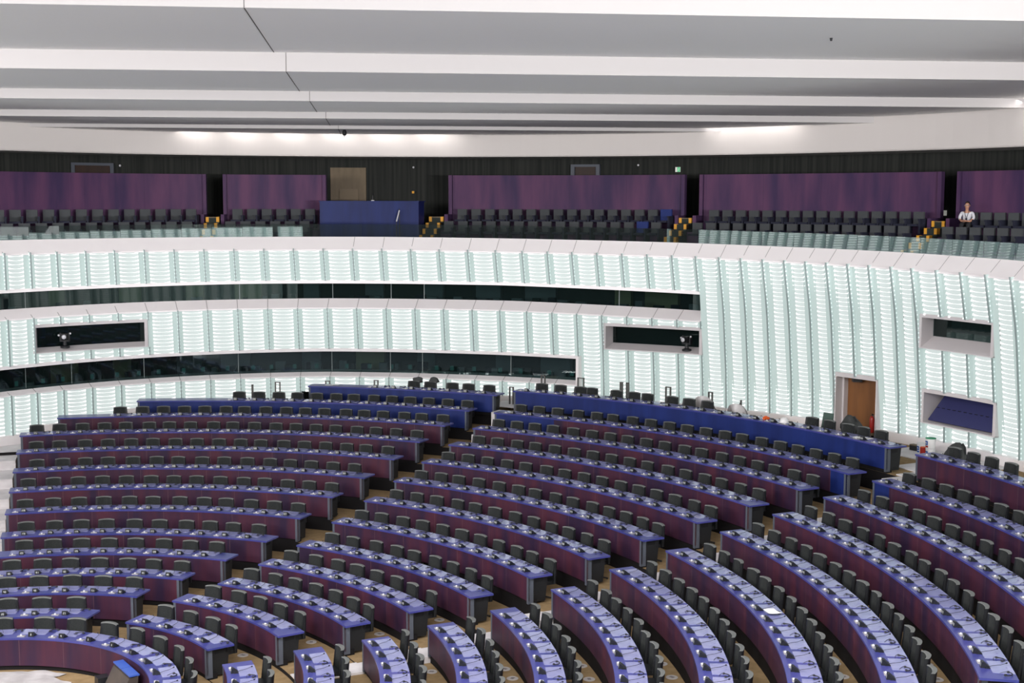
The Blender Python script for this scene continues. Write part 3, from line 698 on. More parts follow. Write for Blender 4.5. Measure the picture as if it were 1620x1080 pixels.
    m = MB(); m.tube([(-.07,-.07,1.04),(-.06,-.125,.93),(-.02,-.145,.78),(.0,-.15,.74),(.02,-.145,.78),(.06,-.125,.93),(.07,-.07,1.04)],.008,6); m.box((-.035,-.165,.66),(.035,-.155,.75)); from_mesh('lanyard', m.mesh('l',[M['navy']]), o)
person()

# ------------------------------------------------------------------ ceiling
ux, uy = -.1093, .994; ex, ey = .994, .1093
LT = [-14.0, 17.72, 23.0, 27.15, 30.55, 33.45]; LZ = [9.52, 8.87, 8.548, 8.352, 8.207, 8.12]
LW = []
for t in LT:
    px, py = CX-.149*t, CY+t; LW.append(px*ux+py*uy)
def cove_w(s):
    """Distance along the steps' run at which lateral line s meets the cove."""
    w = 10.0
    while w < 40:
        x, y = s*ex+w*ux, s*ey+w*uy; a = math.degrees(math.atan2(y, x))
        if math.hypot(x, y) >= RC(a) and y > 0: return w, a
        w += .04
    return 40, 0
def slot(a):
    if 73.5 < a < 95.5: return .34
    if 49.6 < a < 57.3: return .34
    if 30 < a < 39: return .34
    return -.1
cols = [-16+.25*i for i in range(0, 165)]; CW = {s: cove_w(s) for s in cols}
for i in range(len(LT)):
    m = MB(); z = LZ[i]; w0 = LW[i]; w1 = LW[i+1] if i+1 < len(LT) else 60
    zup = LZ[i-1] if i else 10.0
    far = {}
    for s in cols:
        cw, ca = CW[s]; far[s] = min(w1, max(cw-slot(ca), w0)) if i > 0 else w1
    for s0, s1 in zip(cols, cols[1:]):
        q = lambda s, w, zz: Vector((s*ex+w*ux, s*ey+w*uy, zz))*S
        if far[s0] > w0+.001 or far[s1] > w0+.001:
            m.face([q(s0,w0,z),q(s0,far[s0],z),q(s1,far[s1],z),q(s1,w0,z)], 0)
            m.face([q(s0,far[s0],z),q(s0,far[s0],z+.12),q(s1,far[s1],z+.12),q(s1,far[s1],z)], 0)
        if i > 0 and (CW[s0][0] > w0-.2 or CW[s1][0] > w0-.2):
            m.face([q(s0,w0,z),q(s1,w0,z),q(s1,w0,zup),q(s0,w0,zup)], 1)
    if 0 < i:
        for s, wd in ((3.77+(i-1)*.22, .008),):
            q = lambda s, w, zz: Vector((s*ex+w*ux, s*ey+w*uy, zz))*S
            m.face([q(s-wd,w0,z-.003),q(s+wd,w0,z-.003),q(s+wd+.02,min(w1,w0+6),z-.003),q(s-wd+.02,min(w1,w0+6),z-.003)], 2)
            m.face([q(s-wd*.5,w0-.004,z),q(s+wd*.5,w0-.004,z),q(s+wd*.5,w0-.004,zup),q(s-wd*.5,w0-.004,zup)], 2)
    tag(m.build('ceiling', [M['soffit'], M['riser_white'], M['seam']]), kind='structure')
m = MB(); m.box((-40,-30,15.6),(50,40,15.7)); tag(m.build('ceiling', [M['soffit']]), kind='structure')
# rest of the shell: outer floor and walls beyond the frame
m = MB(); m.box((-40,-40,-1.6),(50,45,-1.5)); tag(m.build('floor_base', [M['riser']]), kind='structure')
m = MB(); m.box((-40,-40.2,-1.6),(50,-40,15.6)); m.box((-40.2,-40,-1.6),(-40,45,15.6)); m.box((50,-40,-1.6),(50.2,45,15.6)); m.box((-40,45,-1.6),(50,45.2,15.6)); tag(m.build('wall_outer', [M['gallery_wall']]), kind='structure')
# dome camera under the last soffit and sensor on the first
o = empty('ceiling_camera', Vector((2.88,17.7,8.12))*S); tag(o, 'small black dome camera hanging under the ceiling edge above the gallery', 'camera')
from_mesh('mount', mk('c', lambda m: m.tube([(0,0,0),(0,0,-.10)],[.05,.09],10), [M['console']]), o)
from_mesh('dome', mk('c', lambda m: m.ball((0,0,-.14),(.09,.09,.09),12), [M['chair_shell']], True), o)
from_mesh('status_light', mk('c', lambda m: m.ball((0,-.03,-.25),.03,8), [M['dome']], True), o)
o = empty('ceiling_sensor', Vector((12.1,4.65,8.87))*S); tag(o, 'tiny black sensor under the nearest grey ceiling strip', 'sensor')
from_mesh('sensor_body', mk('c', lambda m: m.tube([(0,0,0),(0,0,-.07)],[.035,.025],8), [M['console']]), o)

# ------------------------------------------------------------------ furniture prototypes (local: x to the viewer's right, y outward, z up; metres)
def quad_grid(m, f, nu, nv, mat_=0, flip=False):
    for i in range(nu):
        for j in range(nv):
            m.face([f(i/nu,j/nv),f((i+1)/nu,j/nv),f((i+1)/nu,(j+1)/nv),f(i/nu,(j+1)/nv)], mat_)
def back_pt(u, v, d, grow=0.0):
    """Chair back surface: u across 0..1, v up 0..1; d depth offset."""
    hw = .262-.042*v+grow; x = (2*u-1)*hw
    return Vector((x, .045*(1-(2*u-1)**2)*1.0-.02+.05*v+d-.02*(2*u-1)**2, .40+.535*v-.012*(2*u-1)**2*(v > .9)))
def f_cushion(m):
    quad_grid(m, lambda u, v: back_pt(.12+.76*u, .0+.965*v, -.028), 6, 4)
    quad_grid(m, lambda u, v: back_pt(.12*u, .965*v, -.028+.016*(1-u)), 1, 4, 1); quad_grid(m, lambda u, v: back_pt(.88+.12*u, .965*v, -.028+.016*u), 1, 4, 1)
def f_shell(m):
    quad_grid(m, lambda u, v: back_pt(u, v, .058), 6, 4); 
    quad_grid(m, lambda u, v: back_pt(0, v, -.012+.070*u), 2, 4); quad_grid(m, lambda u, v: back_pt(1, v, -.012+.070*u), 2, 4)
    quad_grid(m, lambda u, v: back_pt(u, 0, -.02+.078*v), 6, 1)
def f_edge(m):
    quad_grid(m, lambda u, v: back_pt(u, .965, -.028+.012*abs(2*u-1)) .lerp(back_pt(u, 1, -.010), v), 6, 1)
    quad_grid(m, lambda u, v: back_pt(u, 1, -.010+.068*v), 6, 1)
def f_seat(m):
    m.box((-.215,-.46,.385),(.215,.03,.455)); m.box((-.20,-.44,.455),(.20,.0,.475))
def f_base(m):
    m.tube([(0,-.2,.08),(0,-.2,.39)],[.035,.03],8)
    for k in range(4):
        a = k*PI/2+PI/4; m.tube([(0,-.2,.07),(.26*math.cos(a),-.2+.26*math.sin(a),.035)],[.022,.016],6); m.ball((.26*math.cos(a),-.2+.26*math.sin(a),.028),.028,6)
C_CUSH = mk('backrest', f_cushion, [M['chair_front'], M['chair_shell']], True); C_SHELL = mk('back_shell', f_shell, [M['chair_shell']], True)
C_EDGE = mk('top_edge_lit', f_edge, [M['chair_edge_lit']]); C_SEAT = mk('seat', f_seat, [M['chair_shell']]); C_BASE = mk('swivel_base', f_base, [M['dark_metal']])
CH_PARTS = [('backrest',C_CUSH),('back_shell',C_SHELL),('top_edge_lit',C_EDGE),('seat',C_SEAT),('swivel_base',C_BASE)]
def f_console(m):
    # wedge: number face toward the front (-y), sloping back down to the user
    x0, x1 = -.06, .06
    P = [(x0,-.03,0),(x1,-.03,0),(x1,.12,0),(x0,.12,0),(x0,-.012,.098),(x1,-.012,.098),(x1,.02,.098),(x0,.02,.098),(x1,.12,.018),(x0,.12,.018)]
    m.raw(P, [(0,1,5,4),(4,5,6,7),(7,6,8,9),(9,8,2,3),(0,4,7,9,3),(1,2,8,6,5),(0,3,2,1)])
    m.box((.06,.03,0),(.08,.12,.02))
CONSOLE = mk('seat_console', f_console, [M['console']])
SPEAKER = mk('desk_loudspeaker', lambda m: (m.raw([(-.085,-.035,0),(.085,-.035,0),(.085,.07,0),(-.085,.07,0),(-.075,-.03,.02),(.075,-.03,.02),(.075,.06,.012),(-.075,.06,.012)],[(0,1,5,4),(1,2,6,5),(2,3,7,6),(3,0,4,7),(4,5,6,7)]), m.ball((.0,.0,.022),(.028,.028,.026),10,1)), [M['plate'], M['dome']])
INSET = mk('writing_pad', lambda m: m.raw([(-.285,0,0),(.285,0,0),(.300,.355,0),(-.300,.355,0),(-.285,0,.006),(.285,0,.006),(.300,.355,.006),(-.300,.355,.006)],[(4,5,6,7),(0,1,5,4),(1,2,6,5),(2,3,7,6),(3,0,4,7)]), [M['inset']])
MIC = mk('microphone', lambda m: (m.tube([(.05,.10,.03),(.07,.16,.055),(.02,.30,.06),(-.10,.40,.05)],.0045,5), m.tube([(-.10,.40,.05),(-.125,.42,.047)],.013,6)), [M['headset']])
def f_headset(m):
    P = []
    for i in range(13):
        t = -.2+3.55*i/12; P.append((.085*math.cos(t), .06*math.sin(t), .012+.004*math.sin(2*t)))
    m.tube(P, .0085, 6)
    for s in (P[0], P[-1]): m.ball((s[0],s[1]-.012,.016),(.034,.026,.016),8)
    m.tube([(-.085,.0,.01),(-.13,-.05,.006),(-.05,-.10,.006),(.02,-.13,.006)],.004,4)
HEADSET = mk('headset', f_headset, [M['headset']])
SEG = {'0':'abcdef','1':'bc','2':'abged','3':'abgcd','4':'fgbc','5':'afgcd','6':'afgedc','7':'abc','8':'abcdefg','9':'abcfgd'}
def number_mesh(n):
    m = MB(); txt = str(n); w, h, t = .022, .044, .0075; gap = .011; W = len(txt)*w+(len(txt)-1)*gap
    for i, ch in enumerate(txt):
        x = -W/2+i*(w+gap)
        R = {'a':(x,h-t,x+w,h),'g':(x,h/2-t/2,x+w,h/2+t/2),'d':(x,0,x+w,t),'f':(x,h/2,x+t,h),'b':(x+w-t,h/2,x+w,h),'e':(x,0,x+t,h/2),'c':(x+w-t,0,x+w,h/2)}
        for sg in SEG[ch]:
            x0, z0, x1, z1 = R[sg]; f = lambda x_, z_: (x_, -.0325+.1837*(z_+.028), z_+.028)
            m.face([f(x0,z0),f(x1,z0),f(x1,z1),f(x0,z1)])
    return m.mesh('number_display', [M['digits']])

# ------------------------------------------------------------------ desk rows
START = {-1:2, 0:25, 1:48, 2:80, 3:123, 4:172, 5:226, 6:285, 7:350, 8:410, 9:471, 10:534, 11:598, 12:660}
RNAME = lambda k: ORD[k+2]
chairs = []; heads = []
DESK_D = .40
def span_text(b, k): return f'{RNAME(k)} row, {b} block'
def desk_row(b, k, aL, aR, seat_l=None, seat_r=None, chair_az=None, number=1, blue=None, n_force=None, r_over=None, endR=True, endL=True):
    r = r_over or RK(k); zt = ZROW(b,k) if b else ZK[k]; zf = zt-.49
    am = (aL+aR)/2
    root = empty('curved_desk', pol(r+.2, am, zf))
    if b: lab = f"curved {'blue' if blue == 'all' else 'dark purple'} desk with lavender top, {RNAME(k)} row from the front, {b} block"
    else: lab = 'innermost curved dark purple desk, continuous front row around the pit'
    tag(root, lab, 'desk', 'curved rows of delegate desks')
    m = MB(); ov = .07/r*180/PI
    m.sector(r-.006, r+DESK_D, aR-(ov if endR else 0), aL+(ov*.3 if endL else 0), zt-.028, zt, 1.0); m.build('desk_top', M['top'], root)
    segs = [(aR, aL, M['blue_fascia'] if blue == 'all' else M['fascia'])]
    if blue == 'leftend': segs = [(aR, aL-1.7, M['fascia']), (aL-1.7, aL, M['blue_fascia'])]
    if blue == 'bothends': segs = [(aR+1.6, aL-6.0, M['fascia']), (aL-6.0, aL, M['blue_fascia']), (aR, aR+1.6, M['blue_fascia'])]
    for (s0, s1, mt) in segs:
        m = MB(); m.sector(r, r+.03, s0, s1, zt-.415, zt-.028, 1.0); m.build('front_panel', mt, root)
    m = MB(); m.sector(r+.035, r+.17, aR+.15, aL-.1, zf, zt-.40, 1.5); m.build('plinth', M['riser'], root)
    t = .045/r*180/PI
    for ea, on, sg in ((aR, endR, 1), (aL, endL, -1)):
        if not on: continue
        m = MB(); lo, hi = (ea, ea+sg*t) if sg > 0 else (ea+sg*t, ea)
        m.sector(r-.004, r+.095, lo, hi, zf+.03, zt-.029, .5); m.build('end_post', M['end_grey'], root)
        m = MB(); i0 = ea+sg*t*.7; i1 = ea+sg*t*1.2
        P = [pol(r+.095,i0,zf+.04),pol(r+.33,i0,zf+.04),pol(r+.375,i0,zt-.03),pol(r+.095,i0,zt-.03)]; Q = [pol(r+.095,i1,zf+.04),pol(r+.33,i1,zf+.04),pol(r+.375,i1,zt-.03),pol(r+.095,i1,zt-.03)]
        m.raw(P+Q, [(0,1,2,3),(7,6,5,4),(0,4,5,1),(1,5,6,2),(2,6,7,3),(3,7,4,0)])
        m.build('end_panel', M['chair_shell'], root)
        m = MB(); j0 = ea+sg*t*.62; P = [pol(r+.14,j0,zt-.13),pol(r+.28,j0,zt-.13),pol(r+.29,j0,zt-.07),pol(r+.14,j0,zt-.07)]; m.face(P); m.build('cable_slot', M['black'], root)
    # modesty shelf at the back
    m = MB(); m.sector(r+.33, r+.36, aR+.3, aL-.2, zt-.14, zt-.03, 1.5); m.build('shelf_edge', M['black'], root)
    # seats
    sl = seat_l if seat_l is not None else aL; sr = seat_r if seat_r is not None else aR
    sl -= .035/r*180/PI; sr += .035/r*180/PI
    length = (sl-sr)*PI/180*r/.4585+.15
    n = n_force or max(1, int(length+.15)); p = min(.4585, (sl-sr)*PI/180*r/n)/r*180/PI
    slack = (sl-sr)-n*p
    ctr = 0; rl = parent_world(root)
    for i in range(n):
        a = sl-slack*.42-p*(i+.5)
        P0 = pol(r, a, zt); px = project(P0+Vector((0,0,.05)))
        if not (-40 < px[0] < 1665 and px[1] < 1112): continue
        rz = rad(a-90)
        def put(name, me, rr, x, parent=root, dz=0.0):
            ang = a-x/(rr*S)*180/PI
            return from_mesh(name, me, parent, pol(rr, ang, zt)+Vector((0,0,dz))-rl, rad(ang-90))
        inner = put('writing_pad', INSET, r+.158, 0)
        con = put('seat_console', CONSOLE, r+.075, .02)
        nm = from_mesh('number_display', number_mesh(number+i), con)
        if px[2] < 27: from_mesh('microphone', MIC, con)
        put('desk_loudspeaker', SPEAKER, r+.07, -.20)
        ctr += 1
        if chair_az is None: ca = a+random.uniform(-.06,.06)*p/1.0
        else: ca = None
        if ca is not None:
            cp = pol(r+.53+random.uniform(-.012,.02), ca, zf); chairs.append((cp, rad(ca-90)+random.gauss(0,.045), b, k, ctr, px[2]))
        hx = .5*p if random.random() < .8 else .35*p
        ha = a-hx; heads.append((pol(r+.335+random.uniform(-.03,.01), ha, zt)+Vector((0,0,.009)), rad(ha-90)+random.uniform(-.5,.5), b, k, ctr, px[2]))
    if chair_az:
        for i, ca in enumerate(chair_az):
            cp = pol(r+.53, ca, zf); d = project(cp)[2]; chairs.append((cp, rad(ca-90)+random.gauss(0,.06), b, k, i+1, d))
    return root

SL = {10:98.9, 11:88.6, 12:76.6}
counters = {}
for k in range(13):
    num = START[k]
    for b in ('left','middle','right'):
        aL, aR = BLK[b]['L'][k], BLK[b]['R'][k]
        blue = None; ca = None; sl = None; nf = None; ro = None
        if b == 'left':
            sl = SL.get(k); blue = 'all' if k >= 11 else None
            if k == 12: ca = [72.4,70.85,68.8,67.3,65.35]; ro = 15.33
            if k == 4: nf = 10
        if b == 'middle':
            if k == 11: blue = 'bothends'
            if k == 12: blue = 'all'; ca = [60.6,58.85,57.0,55.9,53.6,51.95,50.7,48.4,46.8,45.1,35.4,33.8,32.1,30.7,29.1]
        if b == 'right' and k == 11: blue = 'leftend'
        c0 = len(chairs)
        desk_row(b, k, aL, aR, sl, None, ca, num, blue, nf, ro, endR=True)
        s0 = (sl or aL); num += int((s0-aR)*PI/180*RK(k)/.4585+.15)
desk_row('', -1, 112, -20, 107.0, -18, None, 2, None, None, None, endR=False, endL=False)

# chairs: the three hundred nearest as single things, the few hundred tiny ones behind them as one mass
chairs.sort(key=lambda c: c[5]); heads.sort(key=lambda c: c[5])
def where(b, k, i):
    if not b: return f'{ORD[i]} from the left along the innermost front desk'
    return f'{ORD[i]} from the left, {RNAME(k)} row of {b} block'
LIMIT = 300
for (cp, rz, b, k, i, d) in chairs[:LIMIT]:
    o = empty('conference_chair', cp, rz)
    tag(o, f'charcoal conference chair, {where(b,k,i)}', 'chair', f"chairs behind the {RNAME(k) if b else 'front'} row{' of the '+b+' block' if b else ''}")
    for nme, me in CH_PARTS: from_mesh(nme, me, o)
def mass(name, items, meshes, label, cat):
    mb = MB(); mats = []; 
    for me in meshes:
        for mt in me.materials:
            if mt not in mats: mats.append(mt)
    for it in items:
        X = Matrix.Translation(it[0]) @ Matrix.Rotation(it[1], 4, 'Z')
        for me in meshes:
            i0 = len(mb.v); mb.v += [tuple(X @ v.co) for v in me.vertices]
            for p in me.polygons:
                mb.f.append(tuple(i0+j for j in p.vertices)); mb.m.append(mats.index(me.materials[p.material_index])); mb.uv.append([(0,0)]*len(p.vertices))
    me = bpy.data.meshes.new(name); me.from_pydata(mb.v, [], mb.f)
    for mt in mats: me.materials.append(mt)
    me.polygons.foreach_set('material_index', mb.m); me.polygons.foreach_set('use_smooth', [True]*len(mb.f))
    o = bpy.data.objects.new(name, me); COL.objects.link(o); tag(o, label, cat, kind='stuff'); return o
if len(chairs) > LIMIT: mass('distant_chairs', chairs[LIMIT:], [C_CUSH, C_SHELL, C_EDGE, C_SEAT], 'charcoal conference chairs of the far rows, small in the distance', 'chairs')
for (cp, rz, b, k, i, d) in heads[:LIMIT]:
    o = from_mesh('headset', HEADSET, None, cp, rz)
    tag(o, f'black headset lying on the desk, {where(b,k,i)}', 'headset', 'headsets lying on the desks')
if len(heads) > LIMIT: mass('distant_headsets', heads[LIMIT:], [HEADSET], 'black headsets lying on the far desk rows', 'headsets')

# ------------------------------------------------------------------ loose things
OUT = [(1,.91,25.1),(2,.95,25.0),(2,.94,20.3),(2,.93,37.3),(1,.93,41.1),(3,.93,35.7),(3,.93,21.0),(3,.91,16.6),(4,.93,13.5),(5,.9,9.1),(5,.91,5.9),(4,.9,9.9),(5,.92,12.2),(7,.92,2.1),(7,.9,-.3),(8,.9,-3.2),(8,.92,-.8),(-1,.92,43.9),(0,.93,45.3),(3,.92,13.6),(4,.93,17.3)]
OUTM = mk('floor_outlet', lambda m: (m.lathe([(.125,0),(.125,.006),(.105,.012),(.10,.008),(.0,.008)],20)), [mat('brushed_cover', (.45,.42,.41), .45)])
LIDM = mk('outlet_lid', lambda m: (m.box((-.05,-.035,.008),(.05,.035,.013))), [mat('cover_lid', (.22,.20,.20), .5)])
seen = {}
for k, dr, a in sorted(OUT, key=lambda q: (q[0], -q[2])):
    o = from_mesh('floor_outlet', OUTM, None, pol(RK(k)+dr, a, FL(k)), 0); seen[k] = seen.get(k, 0)+1
    from_mesh('lid', LIDM, o, (0,0,0), random.uniform(0,3))
    tag(o, f'round metal floor outlet, {ORD[seen[k]]} from the left on the walkway behind the {RNAME(k)} row', 'floor outlet', 'round outlets in the tan walkways')
# paper sheet on a right block desk
m = MB(); random.seed(3)
g = [[Vector((x*.11-.165+random.uniform(-.01,.01), y*.12-.12, .012+.02*abs(x-1.5)+random.uniform(0,.012))) for y in range(3)] for x in range(4)]
for x in range(3):
    for y in range(2): m.face([g[x][y],g[x+1][y],g[x+1][y+1],g[x][y+1]])
o = bpy.data.objects.new('paper_sheet', m.mesh('p',[M['paper']])); COL.objects.link(o); o.location = pol(RK(7)+.24, 5.1, ZK[7]+.01); o.rotation_euler = (0,0,rad(-70))
tag(o, 'crumpled white paper sheet on a desk in the right block', 'paper')
for a, b, k, dr, lab in ((79.6,'left',12,.24,'flat white papers at the left end of the back blue desk, left block'),(29.6,'middle',12,.22,'white papers near the right end of the long blue back desk')):
    r0 = 15.33 if b == 'left' else RK(12); z = ZROW(b,12)
    o = from_mesh('paper_sheet', mk('p', lambda m: (m.box((-.25,-.14,0),(.05,.08,.006)), m.box((-.02,-.1,.006),(.26,.12,.012))), [M['paper']]), None, pol(r0+dr, a, z+.0045), rad(a-85)); tag(o, lab, 'paper')
# plastic sheet in the pit
pts = [(-.9,2.25),(-.3,2.37),(.18,2.39),(.36,2.39),(.45,2.37),(.70,2.30),(.65,2.24),(.56,2.14),(.69,2.04),(.88,1.97),(.9,1.7),(-.9,1.6)]
bm = bmesh.new(); vs = [bm.verts.new((x*S,y*S,FL(-1)*S+.004)) for x, y in pts]; f = bm.faces.new(vs)
bmesh.ops.triangulate(bm, faces=[f]); bmesh.ops.subdivide_edges(bm, edges=bm.edges[:], cuts=5, use_grid_fill=True)
for v in bm.verts:
    v.co.z += .012+.035*abs(math.sin(v.co.x*5.1+v.co.y*3.3))*abs(math.cos(v.co.y*4.7-v.co.x*2.1))
me = bpy.data.meshes.new('plastic_sheet'); bm.to_mesh(me); bm.free(); me.materials.append(M['plastic']); me.polygons.foreach_set('use_smooth', [True]*len(me.polygons))
o = bpy.data.objects.new('plastic_sheet', me); COL.objects.link(o); tag(o, 'crumpled white plastic sheet on the tan floor of the pit', 'plastic sheet')
# lectern in the pit
la = Vector((1.60,1.84,0)); lb = Vector((2.0,1.26,0)); d = (lb-la).normalized(); ang = math.atan2(d.y, d.x)
lo = Vector((1.84,1.57,FL(-1)))*S
o = empty('lectern', lo, ang); tag(o, 'dark lectern with bright blue top beside the innermost desk', 'lectern')
from_mesh('body', mk('c', lambda m: m.raw([(-.32,-.55,0),(.62,-.55,0),(.62,-.08,0),(-.32,-.08,0),(-.40,-.22,.54),(.60,-.22,.54),(.60,-.03,.58),(-.40,-.03,.58)],[(0,1,5,4),(1,2,6,5),(2,3,7,6),(3,0,4,7),(4,5,6,7),(3,2,1,0)]), [noisy(mat('umber_panel',(.05,.04,.035),.6),(.04,.032,.03),(.07,.052,.042),(2,2,2))]), o)
from_mesh('top_pad', mk('c', lambda m: m.box((-.42,-.22,.585),(.08,-.01,.615)), [M['blue_top']]), o)
from_mesh('top_pad', mk('c', lambda m: m.box((.10,-.22,.585),(.62,-.01,.615)), [M['blue_top']]), o)
from_mesh('side_box', mk('c', lambda m: m.box((-.66,-.55,0),(-.42,-.3,.30)), [M['console']]), o)
# guard hoops along the wall
HOOP = [(403,605),(444,604),(522,602),(600,601),(812,611.5),(863.5,594),(925,598),(987,604),(995,604),(1057.5,611),(1123.5,619)]
HOOP_P = [(15.55,86.9,1.88,.02),(15.55,84.6,1.95,.11),(15.9,80.4,1.955,.10),(16.1,76.2,1.98,.09),(16.35,64.1,1.95,.09),(17.0,62.3,2.18,.09),(17.05,59.0,2.185,.15),(17.2,55.65,2.14,.05),(17.2,55.1,2.14,.05),(17.3,51.7,2.12,.12),(17.4,48.2,2.09,.09)]
HL = ['leftmost on the walkway behind the left block', 'second from the left behind the left block', 'behind the left end of the short blue back desk', 'behind the middle of the short blue back desk',
      'standing between the two blue back desks', 'behind the first chair of the long blue back desk', 'under the right end of the lower window', 'left of the close pair below the right camera niche', 'right of the close pair below the right camera niche',
      'behind the seventh chair of the long blue back desk', 'just left of the plastic-draped chairs']
HOOPMAT = mat('bronze_grey_metal', (.12,.115,.11), .4, metal=.5)
for (r, a, zt, w), lb in zip(HOOP_P, HL):
    zf = (1.16 if a > 82 else (1.41 if a > 62.6 else 1.52)); h = (zt-zf)*S; w = w*S
    o = empty('guard_hoop', pol(r, a, zf), rad(a-90)); tag(o, f'narrow dark metal guard hoop {lb}', 'guard rail', 'guard hoops along the wall')
    for s in (-1,1): from_mesh('post', mk('c', lambda m: m.box((s*w/2-.02,-.03,0),(s*w/2+.02,.03,h)), [HOOPMAT]), o)
    from_mesh('top_bar', mk('c', lambda m: m.box((-w/2-.02,-.03,h-.03),(w/2+.02,.03,h)), [HOOPMAT]), o)
o = empty('guard_hoop', pol(16.9, 44.6, 1.52), rad(44.6-90)); tag(o, 'slanting dark metal guard rail right of the plastic-draped chairs', 'guard rail', 'guard hoops along the wall')
from_mesh('post', mk('c', lambda m: m.box((.08,-.03,0),(.12,.03,.85)), [HOOPMAT]), o); from_mesh('brace', mk('c', lambda m: m.tube([(-.12,0,.3),(.10,0,.82)],.018,6), [HOOPMAT]), o)
# plastic draped over chairs behind the long blue desk
def drape(a, r, w, h, label):
    m = MB(); n = 14
    def f(u, v):
        t = (2*u-1); z = h*(1-.35*abs(t)**2.2)*v+.0; x = t*w*(1.15-.25*v); return Vector((x+.02*math.sin(9*v+7*u), .16*math.sin(PI*u*3)*(1-v)+.08*math.sin(5*u+3*v)-.05*v, z))
    quad_grid(m, f, n, 6); quad_grid(m, lambda u, v: f(u,v)+Vector((0,.22*(1-v*.7),0)), n, 6)
    o = bpy.data.objects.new('plastic_drape', m.mesh('d',[M['plastic']],True)); COL.objects.link(o); o.location = pol(r, a, 1.52); o.rotation_euler = (0,0,rad(a-90)); tag(o, label, 'plastic sheet')
drape(46.9, 16.55, .42, .93, 'white plastic sheet draped behind the ninth chair of the long blue desk')
drape(44.0, 16.6, .40, .80, 'white plastic sheet hanging right of the tenth chair of the long blue desk')
# white helmet, orange object on the long blue desk
o = empty('hard_hat', pol(RK(12)+.2, 36.9, ZK[12]+.006)); tag(o, 'white hard hat lying on the long blue back desk', 'helmet')
from_mesh('shell', mk('c', lambda m: m.lathe([(.13,0),(.128,.05),(.11,.10),(.07,.14),(.02,.155)],14), [M['bucket']], True), o); from_mesh('brim', mk('c', lambda m: m.lathe([(.16,0),(.16,.012),(.12,.014)],14), [M['bucket']]), o)
o = from_mesh('orange_box', mk('c', lambda m: (m.box((-.09,-.05,0),(.09,.05,.07)), m.box((-.05,-.03,.07),(.02,.03,.10))), [M['orange']]), None, pol(RK(12)+.2, 38.6, ZK[12]+.006), .5); tag(o, 'small orange box left of the white hard hat on the blue desk', 'box')
# paint buckets, red can, bags
def bucket(r, a, z, rr, h, lid, label, lab2=True):
    o = empty('paint_bucket', pol(r, a, z), rad(a-100)); tag(o, label, 'bucket', 'paint buckets on the walkway')
    from_mesh('bucket_body', mk('c', lambda m: m.lathe([(rr*.9,0),(rr,h*.96),(rr*1.05,h*.97),(rr*1.05,h)],18), [M['bucket']], False), o)
    from_mesh('lid', mk('c', lambda m: m.lathe([(rr*1.0,h),(rr*1.04,h+.012),(rr*.98,h+.02),(rr*.5,h+.02)],18), [lid]), o)
    def wrap(m, t0, t1, z0, z1, mt=0):
        n = 6
        for i in range(n):
            u, v = t0+(t1-t0)*i/n, t0+(t1-t0)*(i+1)/n; q = lambda t, zz: ((rr*(.9+.1*zz/h)+.004)*math.cos(t), (rr*(.9+.1*zz/h)+.004)*math.sin(t), zz)
            m.face([q(u,z0),q(v,z0),q(v,z1),q(u,z1)], mt)
    from_mesh('label', mk('c', lambda m: (wrap(m,-2.3,-1.2,h*.35,h*.78,0), wrap(m,-2.2,-1.15,h*.1,h*.28,1), wrap(m,-1.95,-1.45,h*.5,h*.62,2)), [M['label_blue'], M['red'] if lab2 else M['label_blue'], M['bucket']]), o)
    return o
bucket(17.15, 28.75, 1.535, .13, .27, M['bucket'], 'lower white paint bucket of the stack beside the right back desk', False)
bucket(17.15, 28.75, 1.535+.29/S+.002, .145, .27, M['teal_lid'], 'white paint bucket with a green lid, top of the stack')
bucket(17.4, 30.25, 1.535, .13, .27, M['bucket'], 'single white paint bucket left of the stacked ones', False)
o = empty('paint_can', pol(17.2, 29.5, 1.535)); tag(o, 'small red paint can between the white paint buckets', 'can')
from_mesh('can_body', mk('c', lambda m: m.lathe([(.09,0),(.09,.24),(.085,.25)],14), [M['red']]), o); from_mesh('can_lid', mk('c', lambda m: m.lathe([(.085,.25),(.085,.262),(.07,.264)],14), [M['orange']]), o)
o = empty('work_case', pol(17.5, 31.1, 1.535), rad(-60)); tag(o, 'small black and yellow tool case left of the single bucket', 'case')
from_mesh('case_body', mk('c', lambda m: m.box((-.13,-.08,0),(.13,.08,.14)), [M['console']]), o); from_mesh('case_lid', mk('c', lambda m: m.box((-.13,-.08,.14),(.13,.08,.17)), [M['beige']]), o)
def lump(name, mt, parent, seed, sx, sy, sz, c=(0,0,0)):
    bm = bmesh.new(); bmesh.ops.create_icosphere(bm, subdivisions=3, radius=1); rn = random.Random(seed); ph = [rn.uniform(0,6) for _ in range(6)]
    for v in bm.verts:
        k = 1+.16*math.sin(3*v.co.x+ph[0])*math.sin(4*v.co.y+ph[1])+.10*math.sin(6*v.co.z+ph[2])
        v.co = Vector((v.co.x*sx*k+c[0], v.co.y*sy*k+c[1], max(0, (v.co.z*k+.75)*sz)+c[2]))
    me = bpy.data.meshes.new(name); bm.to_mesh(me); bm.free(); me.materials.append(mt); me.polygons.foreach_set('use_smooth', [True]*len(me.polygons))
    return from_mesh(name, me, parent)
o = empty('shoulder_bag', pol(17.1, 26.4, 1.537), rad(-60)); tag(o, 'dark grey bag against the wall behind the back right desk', 'bag')
lump('bag_body', M['bag'], o, 4, .36, .2, .32); from_mesh('strap', mk('c', lambda m: m.tube([(.1,0,.5),(.18,.02,.62),(.28,0,.52),(.3,0,.35)],.022,6), [M['console']]), o); from_mesh('pocket', mk('c', lambda m: m.box((-.22,-.22,.08),(-.05,-.19,.2)), [M['red']]), o)
o = empty('shoulder_bag', pol(16.65, 34.0, 1.52), rad(-50)); tag(o, 'dark bag heaped on the chair in front of the brown doorway', 'bag')
